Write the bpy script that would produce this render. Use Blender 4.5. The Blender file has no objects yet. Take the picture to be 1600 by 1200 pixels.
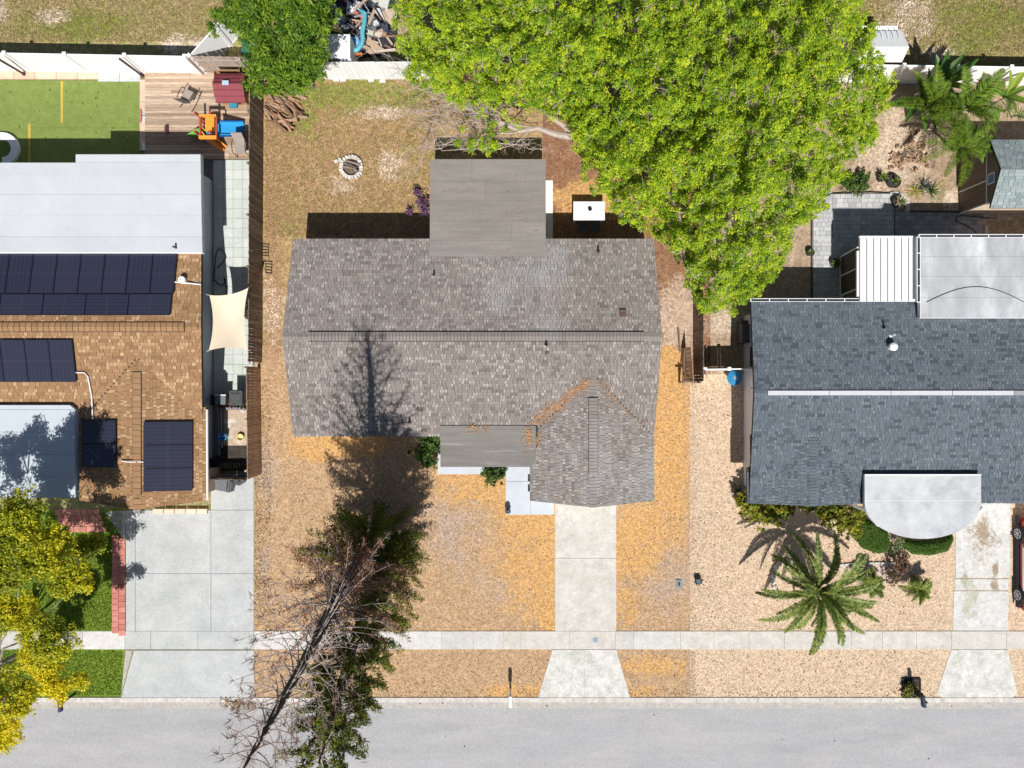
import bpy, math, random
import numpy as np
from mathutils import Vector, Matrix, noise
random.seed(7); rng = np.random.default_rng(7)
R = math.radians
scn = bpy.context.scene
col = scn.collection
# ------------------------------------------------------------------ camera, world, sun
CAM_H = 34.0; FPX = 1088.0          # drone height in metres, focal length in photo pixels
cd = bpy.data.cameras.new('camera'); cam = bpy.data.objects.new('camera', cd); col.objects.link(cam)
cam.location = (0, 0, CAM_H); cam.rotation_euler = (0, 0, 0)
cd.sensor_width = 36.0; cd.lens = 36.0 * FPX / 1600.0; cd.clip_end = 3000; cd.clip_start = 0.5
scn.camera = cam
w = bpy.data.worlds.new("World"); scn.world = w; w.use_nodes = True
SUN_EL = 53.5; SUN_AZ = 1.5         # azimuth: degrees east of south
nt = w.node_tree
sky = nt.nodes.new('ShaderNodeTexSky'); sky.sky_type = 'NISHITA'; sky.sun_disc = False
sky.sun_elevation = R(SUN_EL); sky.sun_rotation = R(180 - SUN_AZ)
bg = nt.nodes['Background']; bg.inputs[1].default_value = 0.052
nt.links.new(sky.outputs[0], bg.inputs[0])
sd = bpy.data.lights.new('sun', 'SUN'); sd.energy = 4.9; sd.angle = R(0.5); sd.color = (1.0, 0.965, 0.91)
sun = bpy.data.objects.new('sun', sd); col.objects.link(sun)
sdir = Vector((math.sin(R(SUN_AZ)) * math.cos(R(SUN_EL)), -math.cos(R(SUN_AZ)) * math.cos(R(SUN_EL)), math.sin(R(SUN_EL))))
sun.rotation_euler = sdir.to_track_quat('Z', 'Y').to_euler(); sun.location = (5, -30, 60)
scn.view_settings.view_transform = 'Standard'; scn.view_settings.look = 'None'
scn.view_settings.exposure = 0.15; scn.view_settings.gamma = 1.0; scn.view_settings.use_curve_mapping = False

# ------------------------------------------------------------------ helpers
def P(px, py, h=0.0):
    s = (CAM_H - h) / FPX
    return Vector(((px - 800) * s, (600 - py) * s, h))
def X(px, h=0.0): return (px - 800) * (CAM_H - h) / FPX
def Y(py, h=0.0): return (600 - py) * (CAM_H - h) / FPX
ORG = {}
def tag(o, label=None, cat=None, group=None, kind=None):
    if label: o['label'] = label
    if cat: o['category'] = cat
    if group: o['group'] = group
    if kind: o['kind'] = kind
    return o
def thing(name, loc, label, cat, group=None, kind=None):
    o = bpy.data.objects.new(name, None); col.objects.link(o)
    o.location = loc; o.empty_display_size = 0.1
    ORG[o.name] = Vector(loc)
    return tag(o, label, cat, group, kind)

class MB:
    """collects polygons; every face may carry a random value"""
    def __init__(s): s.v = []; s.f = []; s.r = []
    def poly(s, pts, r=0.5):
        n = len(s.v); s.v += [tuple(p) for p in pts]; s.f.append(tuple(range(n, n + len(pts)))); s.r.append(r)
    def mesh(s, vs, fs, r=0.5):
        n = len(s.v); s.v += [tuple(p) for p in vs]
        for f in fs: s.f.append(tuple(i + n for i in f)); s.r.append(r)
    def box(s, x0, x1, y0, y1, z0, z1, r=0.5, M=None):
        vs = [Vector((x, y, z)) for z in (z0, z1) for y in (y0, y1) for x in (x0, x1)]
        if M is not None: vs = [M @ p for p in vs]
        s.mesh(vs, [(0, 2, 3, 1), (4, 5, 7, 6), (0, 1, 5, 4), (2, 6, 7, 3), (0, 4, 6, 2), (1, 3, 7, 5)], r)
        return s
    def obox(s, c, sx, sy, sz, rz=0, rx=0, ry=0, r=0.5):
        M = Matrix.Translation(c) @ Matrix.Rotation(rz, 4, 'Z') @ Matrix.Rotation(ry, 4, 'Y') @ Matrix.Rotation(rx, 4, 'X')
        return s.box(-sx/2, sx/2, -sy/2, sy/2, -sz/2, sz/2, r, M)
    def prism(s, pts, z0, z1, r=0.5):
        """pts counter-clockwise; z0, z1 numbers or callables of (x, y)"""
        g0 = z0 if callable(z0) else (lambda x, y: z0); g1 = z1 if callable(z1) else (lambda x, y: z1)
        n = len(pts)
        vs = [(x, y, g0(x, y)) for x, y in pts] + [(x, y, g1(x, y)) for x, y in pts]
        fs = [tuple(range(n))[::-1], tuple(range(n, 2*n))] + [(i, (i+1) % n, n+(i+1) % n, n+i) for i in range(n)]
        s.mesh(vs, fs, r); return s
    def tube(s, pts, rad, n=6, r=0.5, cap=True):
        pts = [Vector(p) for p in pts]
        if not hasattr(rad, '__len__'): rad = [rad] * len(pts)
        vs = []; 
        for i, p in enumerate(pts):
            t = (pts[min(i+1, len(pts)-1)] - pts[max(i-1, 0)])
            if t.length < 1e-6: t = Vector((0, 0, 1))
            t.normalize()
            a = t.cross(Vector((0, 0, 1)) if abs(t.z) < .9 else Vector((1, 0, 0))).normalized(); b = t.cross(a)
            for k in range(n):
                an = 2*math.pi*k/n; vs.append(p + (a*math.cos(an) + b*math.sin(an))*rad[i])
        fs = []
        for i in range(len(pts)-1):
            for k in range(n):
                fs.append((i*n+k, i*n+(k+1) % n, (i+1)*n+(k+1) % n, (i+1)*n+k))
        if cap and n > 2: fs += [tuple(range(n))[::-1], tuple(range((len(pts)-1)*n, len(pts)*n))]
        s.mesh(vs, fs, r); return s
    def lathe(s, c, prof, n=16, r=0.5, M=None):
        """prof: (radius, z) pairs from bottom up"""
        vs = []
        for ra, z in prof:
            for k in range(n):
                a = 2*math.pi*k/n; p = Vector((ra*math.cos(a), ra*math.sin(a), z))
                vs.append((M @ p if M is not None else p) + Vector(c))
        fs = [((i)*n+k, i*n+(k+1) % n, (i+1)*n+(k+1) % n, (i+1)*n+k) for i in range(len(prof)-1) for k in range(n)]
        s.mesh(vs, fs, r); return s
    def build(s, name, mat, parent=None, origin=None, smooth=False, bevel=0):
        o0 = Vector((0, 0, 0))
        if parent is not None: o0 = ORG.get(parent.name, Vector((0, 0, 0)))
        v = np.array(s.v, dtype=np.float32).reshape(-1, 3)
        if origin == 'auto': origin = Vector(((v[:, 0].min()+v[:, 0].max())/2, (v[:, 1].min()+v[:, 1].max())/2, v[:, 2].min()))
        sub = Vector(origin) if origin is not None else o0
        v = v - np.array(sub, dtype=np.float32)
        me = bpy.data.meshes.new(name); me.from_pydata(v.tolist(), [], s.f); me.materials.append(mat)
        a = me.attributes.new('rnd', 'FLOAT', 'FACE'); a.data.foreach_set('value', np.array(s.r, dtype=np.float32))
        if smooth: me.polygons.foreach_set('use_smooth', [True]*len(s.f))
        me.update()
        o = bpy.data.objects.new(name, me); col.objects.link(o)
        if parent is not None: o.parent = parent
        o.location = sub - o0 if parent is not None else sub
        ORG[o.name] = Vector(sub)
        if bevel:
            b = o.modifiers.new('bevel', 'BEVEL'); b.width = bevel; b.segments = 2; b.limit_method = 'ANGLE'
        return o

def np_mesh(name, verts, quads, rnd, mat, parent=None, tri=False):
    me = bpy.data.meshes.new(name); k = 3 if tri else 4
    me.vertices.add(len(verts)); me.vertices.foreach_set('co', verts.astype(np.float32).ravel())
    me.loops.add(len(quads)*k); me.loops.foreach_set('vertex_index', quads.astype(np.int32).ravel())
    me.polygons.add(len(quads)); me.polygons.foreach_set('loop_start', np.arange(0, len(quads)*k, k, dtype=np.int32))
    a = me.attributes.new('rnd', 'FLOAT', 'FACE'); a.data.foreach_set('value', rnd.astype(np.float32))
    me.materials.append(mat); me.update(calc_edges=True); me.shade_flat()
    o = bpy.data.objects.new(name, me); col.objects.link(o)
    if parent is not None:
        o.parent = parent; o.location = -ORG.get(parent.name, Vector((0, 0, 0)))
    return o

_cube = {}
def piece(name, mat, c, size, parent, rz=0, rx=0, ry=0, bev=0.0):
    """a piece that shares one unit box per material"""
    if mat.name not in _cube:
        m = MB(); m.box(-.5, .5, -.5, .5, -.5, .5)
        me = bpy.data.meshes.new(name + '_mesh'); me.from_pydata([tuple(p) for p in m.v], [], m.f); me.materials.append(mat); me.update()
        _cube[mat.name] = me
    o = bpy.data.objects.new(name, _cube[mat.name]); col.objects.link(o)
    o0 = ORG.get(parent.name, Vector((0, 0, 0))) if parent is not None else Vector((0, 0, 0))
    if parent is not None: o.parent = parent
    o.location = Vector(c) - o0; o.scale = size; o.rotation_euler = (rx, ry, rz)
    return o

# ------------------------------------------------------------------ materials
MATS = {}
def lin(c):
    return tuple((x/12.92 if x <= .04045 else ((x+.055)/1.055)**2.4) for x in (v/255 for v in c))
def mat(name, stops, src='noise', scale=3.0, rough=.85, speck=None, blotch=None, bump=0.0, bscale=40, spec=.3,
        metal=0.0, trans=0.0, stretch=None, detail=6, stain=None):
    """stops: list of linear colours spread along a factor; factor from noise, attr (per face) or obj (per object)"""
    if name in MATS: return MATS[name]
    m = bpy.data.materials.new(name); m.use_nodes = True; t = m.node_tree; N = t.nodes; L = t.links
    for n in list(N): N.remove(n)
    out = N.new('ShaderNodeOutputMaterial'); b = N.new('ShaderNodeBsdfPrincipled')
    b.inputs['Roughness'].default_value = rough; b.inputs['Metallic'].default_value = metal
    b.inputs['Specular IOR Level'].default_value = spec
    geo = N.new('ShaderNodeNewGeometry')
    mp = N.new('ShaderNodeMapping'); L.new(geo.outputs['Position'], mp.inputs[0])
    if stretch: mp.inputs['Scale'].default_value = stretch
    pos = mp.outputs[0]
    def noise_n(sc, det=detail, ro=.6, src_=None):
        n = N.new('ShaderNodeTexNoise'); n.inputs['Scale'].default_value = sc; n.inputs['Detail'].default_value = det; n.inputs['Roughness'].default_value = ro
        L.new(src_ or pos, n.inputs['Vector']); return n.outputs['Fac']
    def rng_n(x, a, c, d=0.0, e=1.0):
        r = N.new('ShaderNodeMapRange'); L.new(x, r.inputs[0]); r.inputs[1].default_value = a; r.inputs[2].default_value = c
        r.inputs[3].default_value = d; r.inputs[4].default_value = e; return r.outputs[0]
    if src == 'noise': fac = rng_n(noise_n(scale), .3, .7)
    elif src == 'attr':
        a = N.new('ShaderNodeAttribute'); a.attribute_name = 'rnd'; fac = a.outputs['Fac']
    else:
        a = N.new('ShaderNodeObjectInfo'); fac = a.outputs['Random']
    ramp = N.new('ShaderNodeValToRGB'); L.new(fac, ramp.inputs[0])
    el = ramp.color_ramp.elements
    while len(el) < len(stops): el.new(.5)
    for i, c in enumerate(stops):
        el[i].position = i/max(1, len(stops)-1); el[i].color = (*c, 1)
    if len(stops) == 1: el[0].color = (*stops[0], 1); el[1].color = (*stops[0], 1)
    cc = ramp.outputs[0]
    def mix(fac_, a_, b_, mode='MIX'):
        n = N.new('ShaderNodeMix'); n.data_type = 'RGBA'; n.blend_type = mode
        if hasattr(fac_, 'node'): L.new(fac_, n.inputs[0])
        else: n.inputs[0].default_value = fac_
        for s_, v in ((6, a_), (7, b_)):
            if hasattr(v, 'node'): L.new(v, n.inputs[s_])
            else: n.inputs[s_].default_value = (*v, 1)
        return n.outputs[2]
    def grey(x):
        c = N.new('ShaderNodeCombineColor')
        for i in range(3): L.new(x, c.inputs[i])
        return c.outputs[0]
    if stain:      # (colour, noise scale, low, high)
        cc = mix(rng_n(noise_n(stain[1]), stain[2], stain[3]), cc, stain[0])
    if blotch:     # (scale, amount)
        cc = mix(1.0, cc, grey(rng_n(noise_n(blotch[0]), .3, .7, 1-blotch[1], 1+blotch[1])), 'MULTIPLY')
    if speck:      # (scale, amount)
        v = N.new('ShaderNodeTexVoronoi'); v.inputs['Scale'].default_value = speck[0]; L.new(geo.outputs['Position'], v.inputs['Vector'])
        sp = N.new('ShaderNodeSeparateColor'); L.new(v.outputs['Color'], sp.inputs[0])
        cc = mix(1.0, cc, grey(rng_n(sp.outputs[0], 0, 1, 1-speck[1], 1+speck[1])), 'MULTIPLY')
    L.new(cc, b.inputs['Base Color'])
    if bump:
        bn = N.new('ShaderNodeBump'); bn.inputs['Strength'].default_value = bump; bn.inputs['Distance'].default_value = .02
        L.new(noise_n(bscale, 3), bn.inputs['Height']); L.new(bn.outputs[0], b.inputs['Normal'])
    if trans:
        tr = N.new('ShaderNodeBsdfTranslucent'); L.new(cc, tr.inputs[0])
        ms = N.new('ShaderNodeMixShader'); ms.inputs[0].default_value = trans
        L.new(b.outputs[0], ms.inputs[1]); L.new(tr.outputs[0], ms.inputs[2]); L.new(ms.outputs[0], out.inputs[0])
    else: L.new(b.outputs[0], out.inputs[0])
    MATS[name] = m; return m

def blend_mat(name, cols, specks, bump=.6):
    """ground: three colours mixed by the vertex attributes m1, m2 (with ragged edges)"""
    m = bpy.data.materials.new(name); m.use_nodes = True; t = m.node_tree; N = t.nodes; L = t.links
    b = N['Principled BSDF']; b.inputs['Roughness'].default_value = .95; b.inputs['Specular IOR Level'].default_value = .1
    geo = N.new('ShaderNodeNewGeometry')
    def nz(sc, det=6, ro=.65):
        n = N.new('ShaderNodeTexNoise'); n.inputs['Scale'].default_value = sc; n.inputs['Detail'].default_value = det; n.inputs['Roughness'].default_value = ro
        L.new(geo.outputs['Position'], n.inputs['Vector']); return n.outputs['Fac']
    def mr(x, a, c, d=0.0, e=1.0):
        r = N.new('ShaderNodeMapRange'); L.new(x, r.inputs[0]); r.inputs[1].default_value = a; r.inputs[2].default_value = c
        r.inputs[3].default_value = d; r.inputs[4].default_value = e; return r.outputs[0]
    def mix(f, a_, b_, mode='MIX'):
        n = N.new('ShaderNodeMix'); n.data_type = 'RGBA'; n.blend_type = mode
        if hasattr(f, 'node'): L.new(f, n.inputs[0])
        else: n.inputs[0].default_value = f
        for s_, v in ((6, a_), (7, b_)):
            if hasattr(v, 'node'): L.new(v, n.inputs[s_])
            else: n.inputs[s_].default_value = (*v, 1)
        return n.outputs[2]
    def add(a_, b_, op='ADD'):
        n = N.new('ShaderNodeMath'); n.operation = op
        for i, v in enumerate((a_, b_)):
            if hasattr(v, 'node'): L.new(v, n.inputs[i])
            else: n.inputs[i].default_value = v
        return n.outputs[0]
    n1 = nz(1.1, 8, .7); n2 = nz(6, 6, .75)
    wob = add(mr(n1, .3, .7, -.45, .45), mr(n2, .3, .7, -.4, .4))
    c = cols[0]
    c = mix(mr(nz(2.3, 8, .75), .38, .62), cols[0], cols[3]) if len(cols) > 3 else cols[0]
    for i, an in ((1, 'm1'), (2, 'm2')):
        a = N.new('ShaderNodeAttribute'); a.attribute_name = an
        c = mix(mr(add(a.outputs['Fac'], wob), .35, .75), c, cols[i])
    for sc, am in specks:
        v = N.new('ShaderNodeTexVoronoi'); v.inputs['Scale'].default_value = sc; L.new(geo.outputs['Position'], v.inputs['Vector'])
        sp = N.new('ShaderNodeSeparateColor'); L.new(v.outputs['Color'], sp.inputs[0])
        cb = N.new('ShaderNodeCombineColor'); g = mr(sp.outputs[0], 0, 1, 1-am, 1+am)
        for i in range(3): L.new(g, cb.inputs[i])
        c = mix(1.0, c, cb.outputs[0], 'MULTIPLY')
    L.new(c, b.inputs['Base Color'])
    bn = N.new('ShaderNodeBump'); bn.inputs['Strength'].default_value = bump; bn.inputs['Distance'].default_value = .03
    L.new(nz(22, 4, .7), bn.inputs['Height']); L.new(bn.outputs[0], b.inputs['Normal'])
    return m

C_ORANGE = (.56, .325, .13); C_PINK = (.42, .31, .235); C_BROWN = (.415, .265, .15); C_PALE = (.62, .475, .345)
white = mat('white_vinyl', [(.86, .86, .87), (.90, .90, .90)], scale=2, rough=.5)
white_metal = mat('white_metal', [(.78, .79, .80), (.84, .84, .85)], scale=4, rough=.45)
blackm = mat('black_plastic', [(.015, .015, .018), (.03, .03, .035)], scale=8, rough=.5)
darkgrey = mat('dark_grey_plastic', [(.05, .055, .06), (.10, .105, .11)], scale=8, rough=.55)
conc = mat('pale_concrete', [(.43, .445, .45), (.50, .51, .51)], scale=1.3, rough=.9, speck=(16, .08), blotch=(.7, .10), bump=.15, stain=((.40, .41, .42), .9, .58, .85))
conc_white = mat('bleached_concrete', [(.51, .485, .44), (.58, .56, .52)], scale=1.0, rough=.9, speck=(14, .09), blotch=(2.2, .12), bump=.2, stain=((.52, .45, .37), 1.1, .58, .85))
conc_dirty = mat('stained_concrete', [(.64, .63, .60), (.50, .50, .46)], scale=1.6, rough=.9, speck=(14, .10), blotch=(3, .16), bump=.2, stain=((.36, .37, .29), .8, .55, .82))
conc_walk = mat('sidewalk_concrete', [(.57, .555, .53), (.50, .485, .46), (.60, .59, .57)], src='obj', rough=.9, speck=(16, .09), blotch=(1.6, .10), bump=.2)
conc_blue = mat('painted_slab', [(.50, .54, .60), (.54, .58, .63)], scale=1, rough=.8, blotch=(1.5, .05))
asph = mat('worn_asphalt', [(.36, .36, .37), (.405, .40, .405)], scale=.5, rough=.95, speck=(20, .10), stretch=(.35, 1.4, 1), blotch=(1.1, .06), bump=.5, bscale=60, stain=((.31, .31, .32), .35, .55, .8))
wood_deck = mat('weathered_deck_board', [(.38, .275, .195), (.54, .41, .30), (.28, .195, .135), (.60, .48, .37)], src='obj', rough=.85, stretch=(1, 12, 12), blotch=(2.5, .28), bump=.2)
wood_dark = mat('shaded_fence_wood', [(.20, .155, .12), (.30, .24, .19), (.24, .185, .14), (.16, .125, .10)], src='obj', rough=.9, stretch=(8, 8, 1), blotch=(2, .35), bump=.2)  # wood colour darkened to carry the shade on sunless fence faces
wood_grey = mat('grey_fence_wood', [(.36, .29, .24), (.45, .38, .32), (.30, .235, .19)], src='obj', rough=.9, stretch=(8, 8, 1), blotch=(2, .25))
wood_brown = mat('sunlit_brown_wood', [(.40, .28, .20), (.48, .35, .26), (.36, .25, .175)], src='obj', rough=.9, stretch=(8, 8, 1), blotch=(2, .25))  # paler than the dark fence wood, sunlight put into the colour
wall_white = mat('white_stucco', [(.78, .78, .82), (.83, .83, .86)], scale=1.5, rough=.9, bump=.15)
wall_blue = mat('blue_grey_stucco', [(.42, .50, .56), (.48, .56, .62)], scale=1.5, rough=.9, bump=.15)
wall_tan = mat('tan_block_wall', [(.62, .50, .38), (.70, .57, .45)], scale=2, rough=.9)
glass = mat('window_glass', [(.03, .04, .05)], rough=.08, spec=.6)
gut_dark = mat('dark_gutter', [(.03, .035, .05)], rough=.5)
deckm = mat('roof_underlay', [(.05, .045, .04)], rough=.95)

# ------------------------------------------------------------------ the ground
def grid_sheet(name, mat_, x0, x1, y0, y1, z, fn, step=.25):
    nx = max(2, int((x1-x0)/step)+1); ny = max(2, int((y1-y0)/step)+1)
    xs = np.linspace(x0, x1, nx); ys = np.linspace(y0, y1, ny)
    gx, gy = np.meshgrid(xs, ys); n = nx*ny
    v = np.stack([gx.ravel(), gy.ravel(), np.full(n, z)], 1)
    i = np.arange(n).reshape(ny, nx)
    q = np.stack([i[:-1, :-1].ravel(), i[:-1, 1:].ravel(), i[1:, 1:].ravel(), i[1:, :-1].ravel()], 1)
    o = np_mesh(name, v, q, np.full(len(q), .5), mat_)
    m1, m2 = fn(gx.ravel()*32+800, 600-gy.ravel()*32)
    for an, val in (('m1', m1), ('m2', m2)):
        a = o.data.attributes.new(an, 'FLOAT', 'POINT'); a.data.foreach_set('value', np.clip(val, 0, 1).astype(np.float32))
    o['kind'] = 'structure'; return o
def ell(px, py, cx, cy, rx, ry, soft=.5):
    d = np.sqrt(((px-cx)/rx)**2 + ((py-cy)/ry)**2); return np.clip((1+soft-d)/(2*soft), 0, 1)
def mx(*a):
    r = a[0]
    for b in a[1:]: r = np.maximum(r, b)
    return r
m = MB(); m.poly([(-260, -260, 0), (260, -260, 0), (260, 260, 0), (-260, 260, 0)])
g_base = mat('dry_grass_ground', [(.30, .24, .12), (.22, .21, .08), (.40, .31, .20)], scale=.9, rough=.95, speck=(9, .22), blotch=(4, .2), bump=.6, bscale=20)
tag(m.build('ground', g_base), kind='structure')
# far yards beyond the back fences
GR_DRY = (.42, .32, .18); GR_GREEN = (.20, .245, .045); SAND = (.66, .55, .45); GR_MID = (.27, .265, .08)
grass_blend = blend_mat('patchy_lawn', [GR_DRY, GR_GREEN, SAND, GR_MID], [(14, .28), (6, .16)], 1.0)
def f_far(px, py): return (mx(ell(px, py, 120, 40, 90, 30), ell(px, py, 1540, 30, 90, 40), ell(px, py, 1500, 90, 60, 40), ell(px, py, 1420, 110, 40, 12))*.75,
                           mx(ell(px, py, 80, 25, 30, 14), ell(px, py, 285, 70, 40, 18), ell(px, py, 1420, 30, 40, 40), ell(px, py, 1470, 85, 30, 20), ell(px, py, 0, 20, 14, 26))*.72)
grid_sheet('back_field', grass_blend, -34, 34, Y(113), 30, .004, f_far)
def f_back(px, py): return (mx(ell(px, py, 560, 150, 130, 30)*.8, ell(px, py, 470, 190, 30, 30)*.75, ell(px, py, 650, 230, 60, 80)*.3, ell(px, py, 440, 340, 30, 60)*.35),
                            mx(ell(px, py, 590, 175, 45, 14)*.6, ell(px, py, 610, 260, 30, 22)*.7, ell(px, py, 530, 290, 30, 16)*.6, ell(px, py, 425, 480, 16, 60)*.7, ell(px, py, 870, 240, 20, 40)*.2))
back_blend = blend_mat('dry_back_lawn', [(.44, .275, .16), (.215, .25, .05), (.62, .49, .38), (.33, .245, .10)], [(15, .30), (6, .18)], 1.0)
grid_sheet('back_lawn', back_blend, X(411), X(850), Y(540), Y(116), .008, f_back)
def f_front(px, py):
    o = mx(ell(px, py, 835, 800, 70, 60), ell(px, py, 830, 900, 60, 70)*.9, ell(px, py, 745, 760, 75, 40)*.95, ell(px, py, 500, 700, 60, 22), ell(px, py, 560, 690, 60, 26)*.85,
           ell(px, py, 1040, 680, 70, 150), ell(px, py, 1000, 850, 60, 60), ell(px, py, 1060, 800, 25, 90)*.7, ell(px, py, 1015, 560, 40, 70), ell(px, py, 855, 960, 18, 40),
           ell(px, py, 1020, 1040, 60, 16)*.8, ell(px, py, 1000, 1080, 30, 10)*.8, ell(px, py, 810, 1080, 60, 12)*.85, ell(px, py, 980, 940, 24, 40)*.6, ell(px, py, 760, 850, 40, 40)*.5)
    p = mx(ell(px, py, 720, 820, 60, 80)*.75, ell(px, py, 800, 920, 60, 30)*.75, ell(px, py, 1040, 890, 40, 60)*.85, ell(px, py, 420, 740, 20, 60)*.7, ell(px, py, 415, 900, 14, 80)*.6, ell(px, py, 1085, 1050, 8, 60)*.2, ell(px, py, 1078, 770, 5, 160)*.6)
    return o, p*(1-o*.6)
front_blend = blend_mat('front_gravel', [C_BROWN, C_ORANGE, C_PINK, (.49, .335, .20)], [(15, .28), (30, .22)], .8)
grid_sheet('front_gravel_yard', front_blend, X(397), X(1078), -15.3, Y(540), .012, f_front)
def f_right(px, py): return (mx(ell(px, py, 1380, 890, 70, 22)*.5, ell(px, py, 1190, 900, 40, 60)*.1), mx(ell(px, py, 1090, 650, 14, 400)*.45, ell(px, py, 1130, 620, 40, 20)*.3, ell(px, py, 1200, 1060, 60, 20)*.3))
right_blend = blend_mat('pale_gravel', [C_PALE, (.50, .28, .2), (.54, .42, .31), (.545, .405, .28)], [(15, .25), (30, .2)], .8)
grid_sheet('pale_gravel_yard', right_blend, X(1078), 34, -15.3, Y(585), .012, f_right)
def f_mulch(px, py): return (ell(px, py, 960, 310, 110, 30), mx(ell(px, py, 1060, 500, 40, 60), ell(px, py, 1150, 500, 60, 30)*.6))
mulch_blend = blend_mat('brown_mulch', [(.24, .12, .07), C_ORANGE, (.50, .37, .28), (.30, .17, .10)], [(15, .24), (8, .14)], 1.0)
grid_sheet('mulch_bed', mulch_blend, X(848), X(1110), Y(585), Y(150), .010, f_mulch)
def f_rback(px, py): return (mx(ell(px, py, 1370, 200, 60, 40)*.4, ell(px, py, 1480, 310, 30, 40)*.5, ell(px, py, 1560, 160, 60, 15)*.3), mx(ell(px, py, 1400, 240, 60, 60)*.8, ell(px, py, 1150, 510, 60, 30)*.6, ell(px, py, 1560, 330, 60, 16)*.9, ell(px, py, 1500, 320, 30, 30)*.7))
rback_blend = blend_mat('sandy_back_yard', [(.34, .25, .17), (.24, .23, .08), (.60, .48, .37), (.44, .33, .24)], [(14, .22), (7, .14)], 1.0)
grid_sheet('sandy_yard', rback_blend, X(1110), 34, Y(585), Y(131), .008, f_rback)
def nzw(x, y): return np.array([noise.noise(Vector((a*.9, b*.9, 3.3))) for a, b in zip(x, y)])
# front lawn of the left house
lawnm = mat('mown_lawn', [(.12, .20, .02), (.18, .27, .03), (.15, .23, .025)], scale=2.5, rough=.9, speck=(18, .25), bump=1, bscale=30)
m = MB(); m.prism([(-34, -15.25), (X(193), -15.25), (X(196), Y(797)), (-34, Y(797))], .002, .02)
lawn = tag(m.build('front_lawn', lawnm), kind='structure')
def tufts(name, x0, x1, y0, y1, n, z, mat_, hgt, keep=None):
    x = rng.uniform(x0, x1, n); y = rng.uniform(y0, y1, n)
    if keep is not None: k = keep(x, y); x = x[k]; y = y[k]; n = len(x)
    a = rng.uniform(0, 6.28, n); wd = rng.uniform(.012, .03, n); h = rng.uniform(.4, 1, n)*hgt
    lx, ly = rng.normal(0, .6, n)*h, rng.normal(0, .6, n)*h
    b = np.stack([x, y, np.full(n, z)], 1); d = np.stack([np.cos(a)*wd, np.sin(a)*wd, np.zeros(n)], 1)
    v = np.stack([b-d, b+d, b+np.stack([lx, ly, h], 1)], 1).reshape(-1, 3)
    o = np_mesh(name, v, np.arange(3*n).reshape(-1, 3), rng.random(n), mat_, tri=True); o['kind'] = 'stuff'; return o
grass_g = mat('grass_blades', [(.07, .14, .01), (.19, .30, .025), (.30, .38, .05)], src='attr', rough=.7, trans=.3)
grass_d = mat('dry_grass_blades', [(.18, .15, .045), (.36, .25, .12), (.50, .37, .22), (.24, .20, .07)], src='attr', rough=.8, trans=.2)
tag(tufts('grass', -26, X(192), -15.2, Y(800), 60000, .02, grass_g, .06, keep=lambda x, y: (y > -12.0) | (y < -13.0)), 'green mown grass of the front lawn around the yellow tree', 'grass')
tag(tufts('grass', X(414), X(690), Y(370), Y(124), 34000, .008, grass_d, .06), 'patchy dry grass around the stone fire ring', 'grass')
tag(tufts('grass', -27, X(520), Y(66), 19.5, 34000, .004, grass_d, .07), 'dry grass beyond the long white fence behind the turf', 'grass')
tag(tufts('grass', X(1340), 27, Y(112), 19.5, 28000, .004, grass_d, .08), 'dry grass beyond the white fence behind the palms', 'grass')
# pebbles and leaf litter lying on the gravel
def pebbles(name, rects, n, mat_, smin, smax):
    V = []; Q = []; rr = []
    for i in range(n):
        x0, x1, y0, y1 = random.choice(rects); x = random.uniform(x0, x1); y = random.uniform(y0, y1); s = random.uniform(smin, smax); a = random.random()*6.28
        h = s*random.uniform(.4, .8); b = len(V)
        for k in range(4):
            t = a + k*1.57+random.uniform(-.3, .3); V.append((x+math.cos(t)*s, y+math.sin(t)*s, .01))
        V.append((x, y, .012+h))
        for k in range(4): Q.append((b+k, b+(k+1) % 4, b+4)); rr.append(random.random())
    o = np_mesh(name, np.array(V), np.array(Q), np.array(rr), mat_, tri=True); o['kind'] = 'stuff'; return o
peb = mat('loose_stones', [(.12, .08, .055), (.62, .47, .34), (.40, .27, .17), (.75, .62, .50)], src='attr', rough=.9)
tag(pebbles('pebbles', [(X(400), X(860), -12, Y(690)), (X(970), X(1150), -12, Y(600)), (X(1080), X(1480), -12, Y(800)), (X(600), X(1460), -15.2, -13)], 14000, peb, .018, .045), 'loose stones scattered over the front gravel', 'pebbles')
darkbit = mat('dark_debris', [(.05, .035, .02), (.14, .09, .055)], src='attr', rough=.95)
tag(pebbles('bark_chips', [(X(400), X(860), -12, Y(690)), (X(970), X(1150), -12, Y(600)), (X(1080), X(1480), -12, Y(800)), (X(600), X(1460), -15.2, -13), (X(600), X(1460), -15.3, -14.9)], 2600, darkbit, .015, .045), 'dark bark chips and twigs scattered over the front gravel', 'bark chips')
tag(pebbles('edge_stones', [(X(1070), X(1090), -12, Y(600)), (X(1073), X(1086), -12, Y(600)), (X(1072), X(1086), -15.2, -13)], 1500, peb, .02, .045), 'loose stones along the joint between orange and pale gravel', 'stones')
tag(pebbles('road_debris', [(-25, 25, -18.7, -15.6), (-25, 25, -15.75, -15.5)], 34, darkbit, .02, .05), 'small dark bits lying on the pale road', 'debris')
litter = mat('dead_leaves', [(.20, .09, .04), (.38, .22, .11), (.55, .42, .28)], src='attr', rough=.9)
tag(pebbles('leaf_litter', [(X(414), X(690), Y(370), Y(124)), (X(414), X(440), Y(560), Y(300)), (X(852), X(1090), Y(560), Y(160)), (X(1300), X(1540), Y(300), Y(180))], 11000, litter, .015, .04), 'dead leaves scattered over the back yards', 'leaf litter')

tag(tufts('dry_weeds', X(398), X(424), Y(980), Y(590), 5000, .012, grass_d, .08, keep=lambda x, y: rng.random(len(x)) < .25+.9*np.maximum(0, nzw(x, y))), 'sparse dry weeds along the side of the wide concrete drive', 'weeds')
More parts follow.
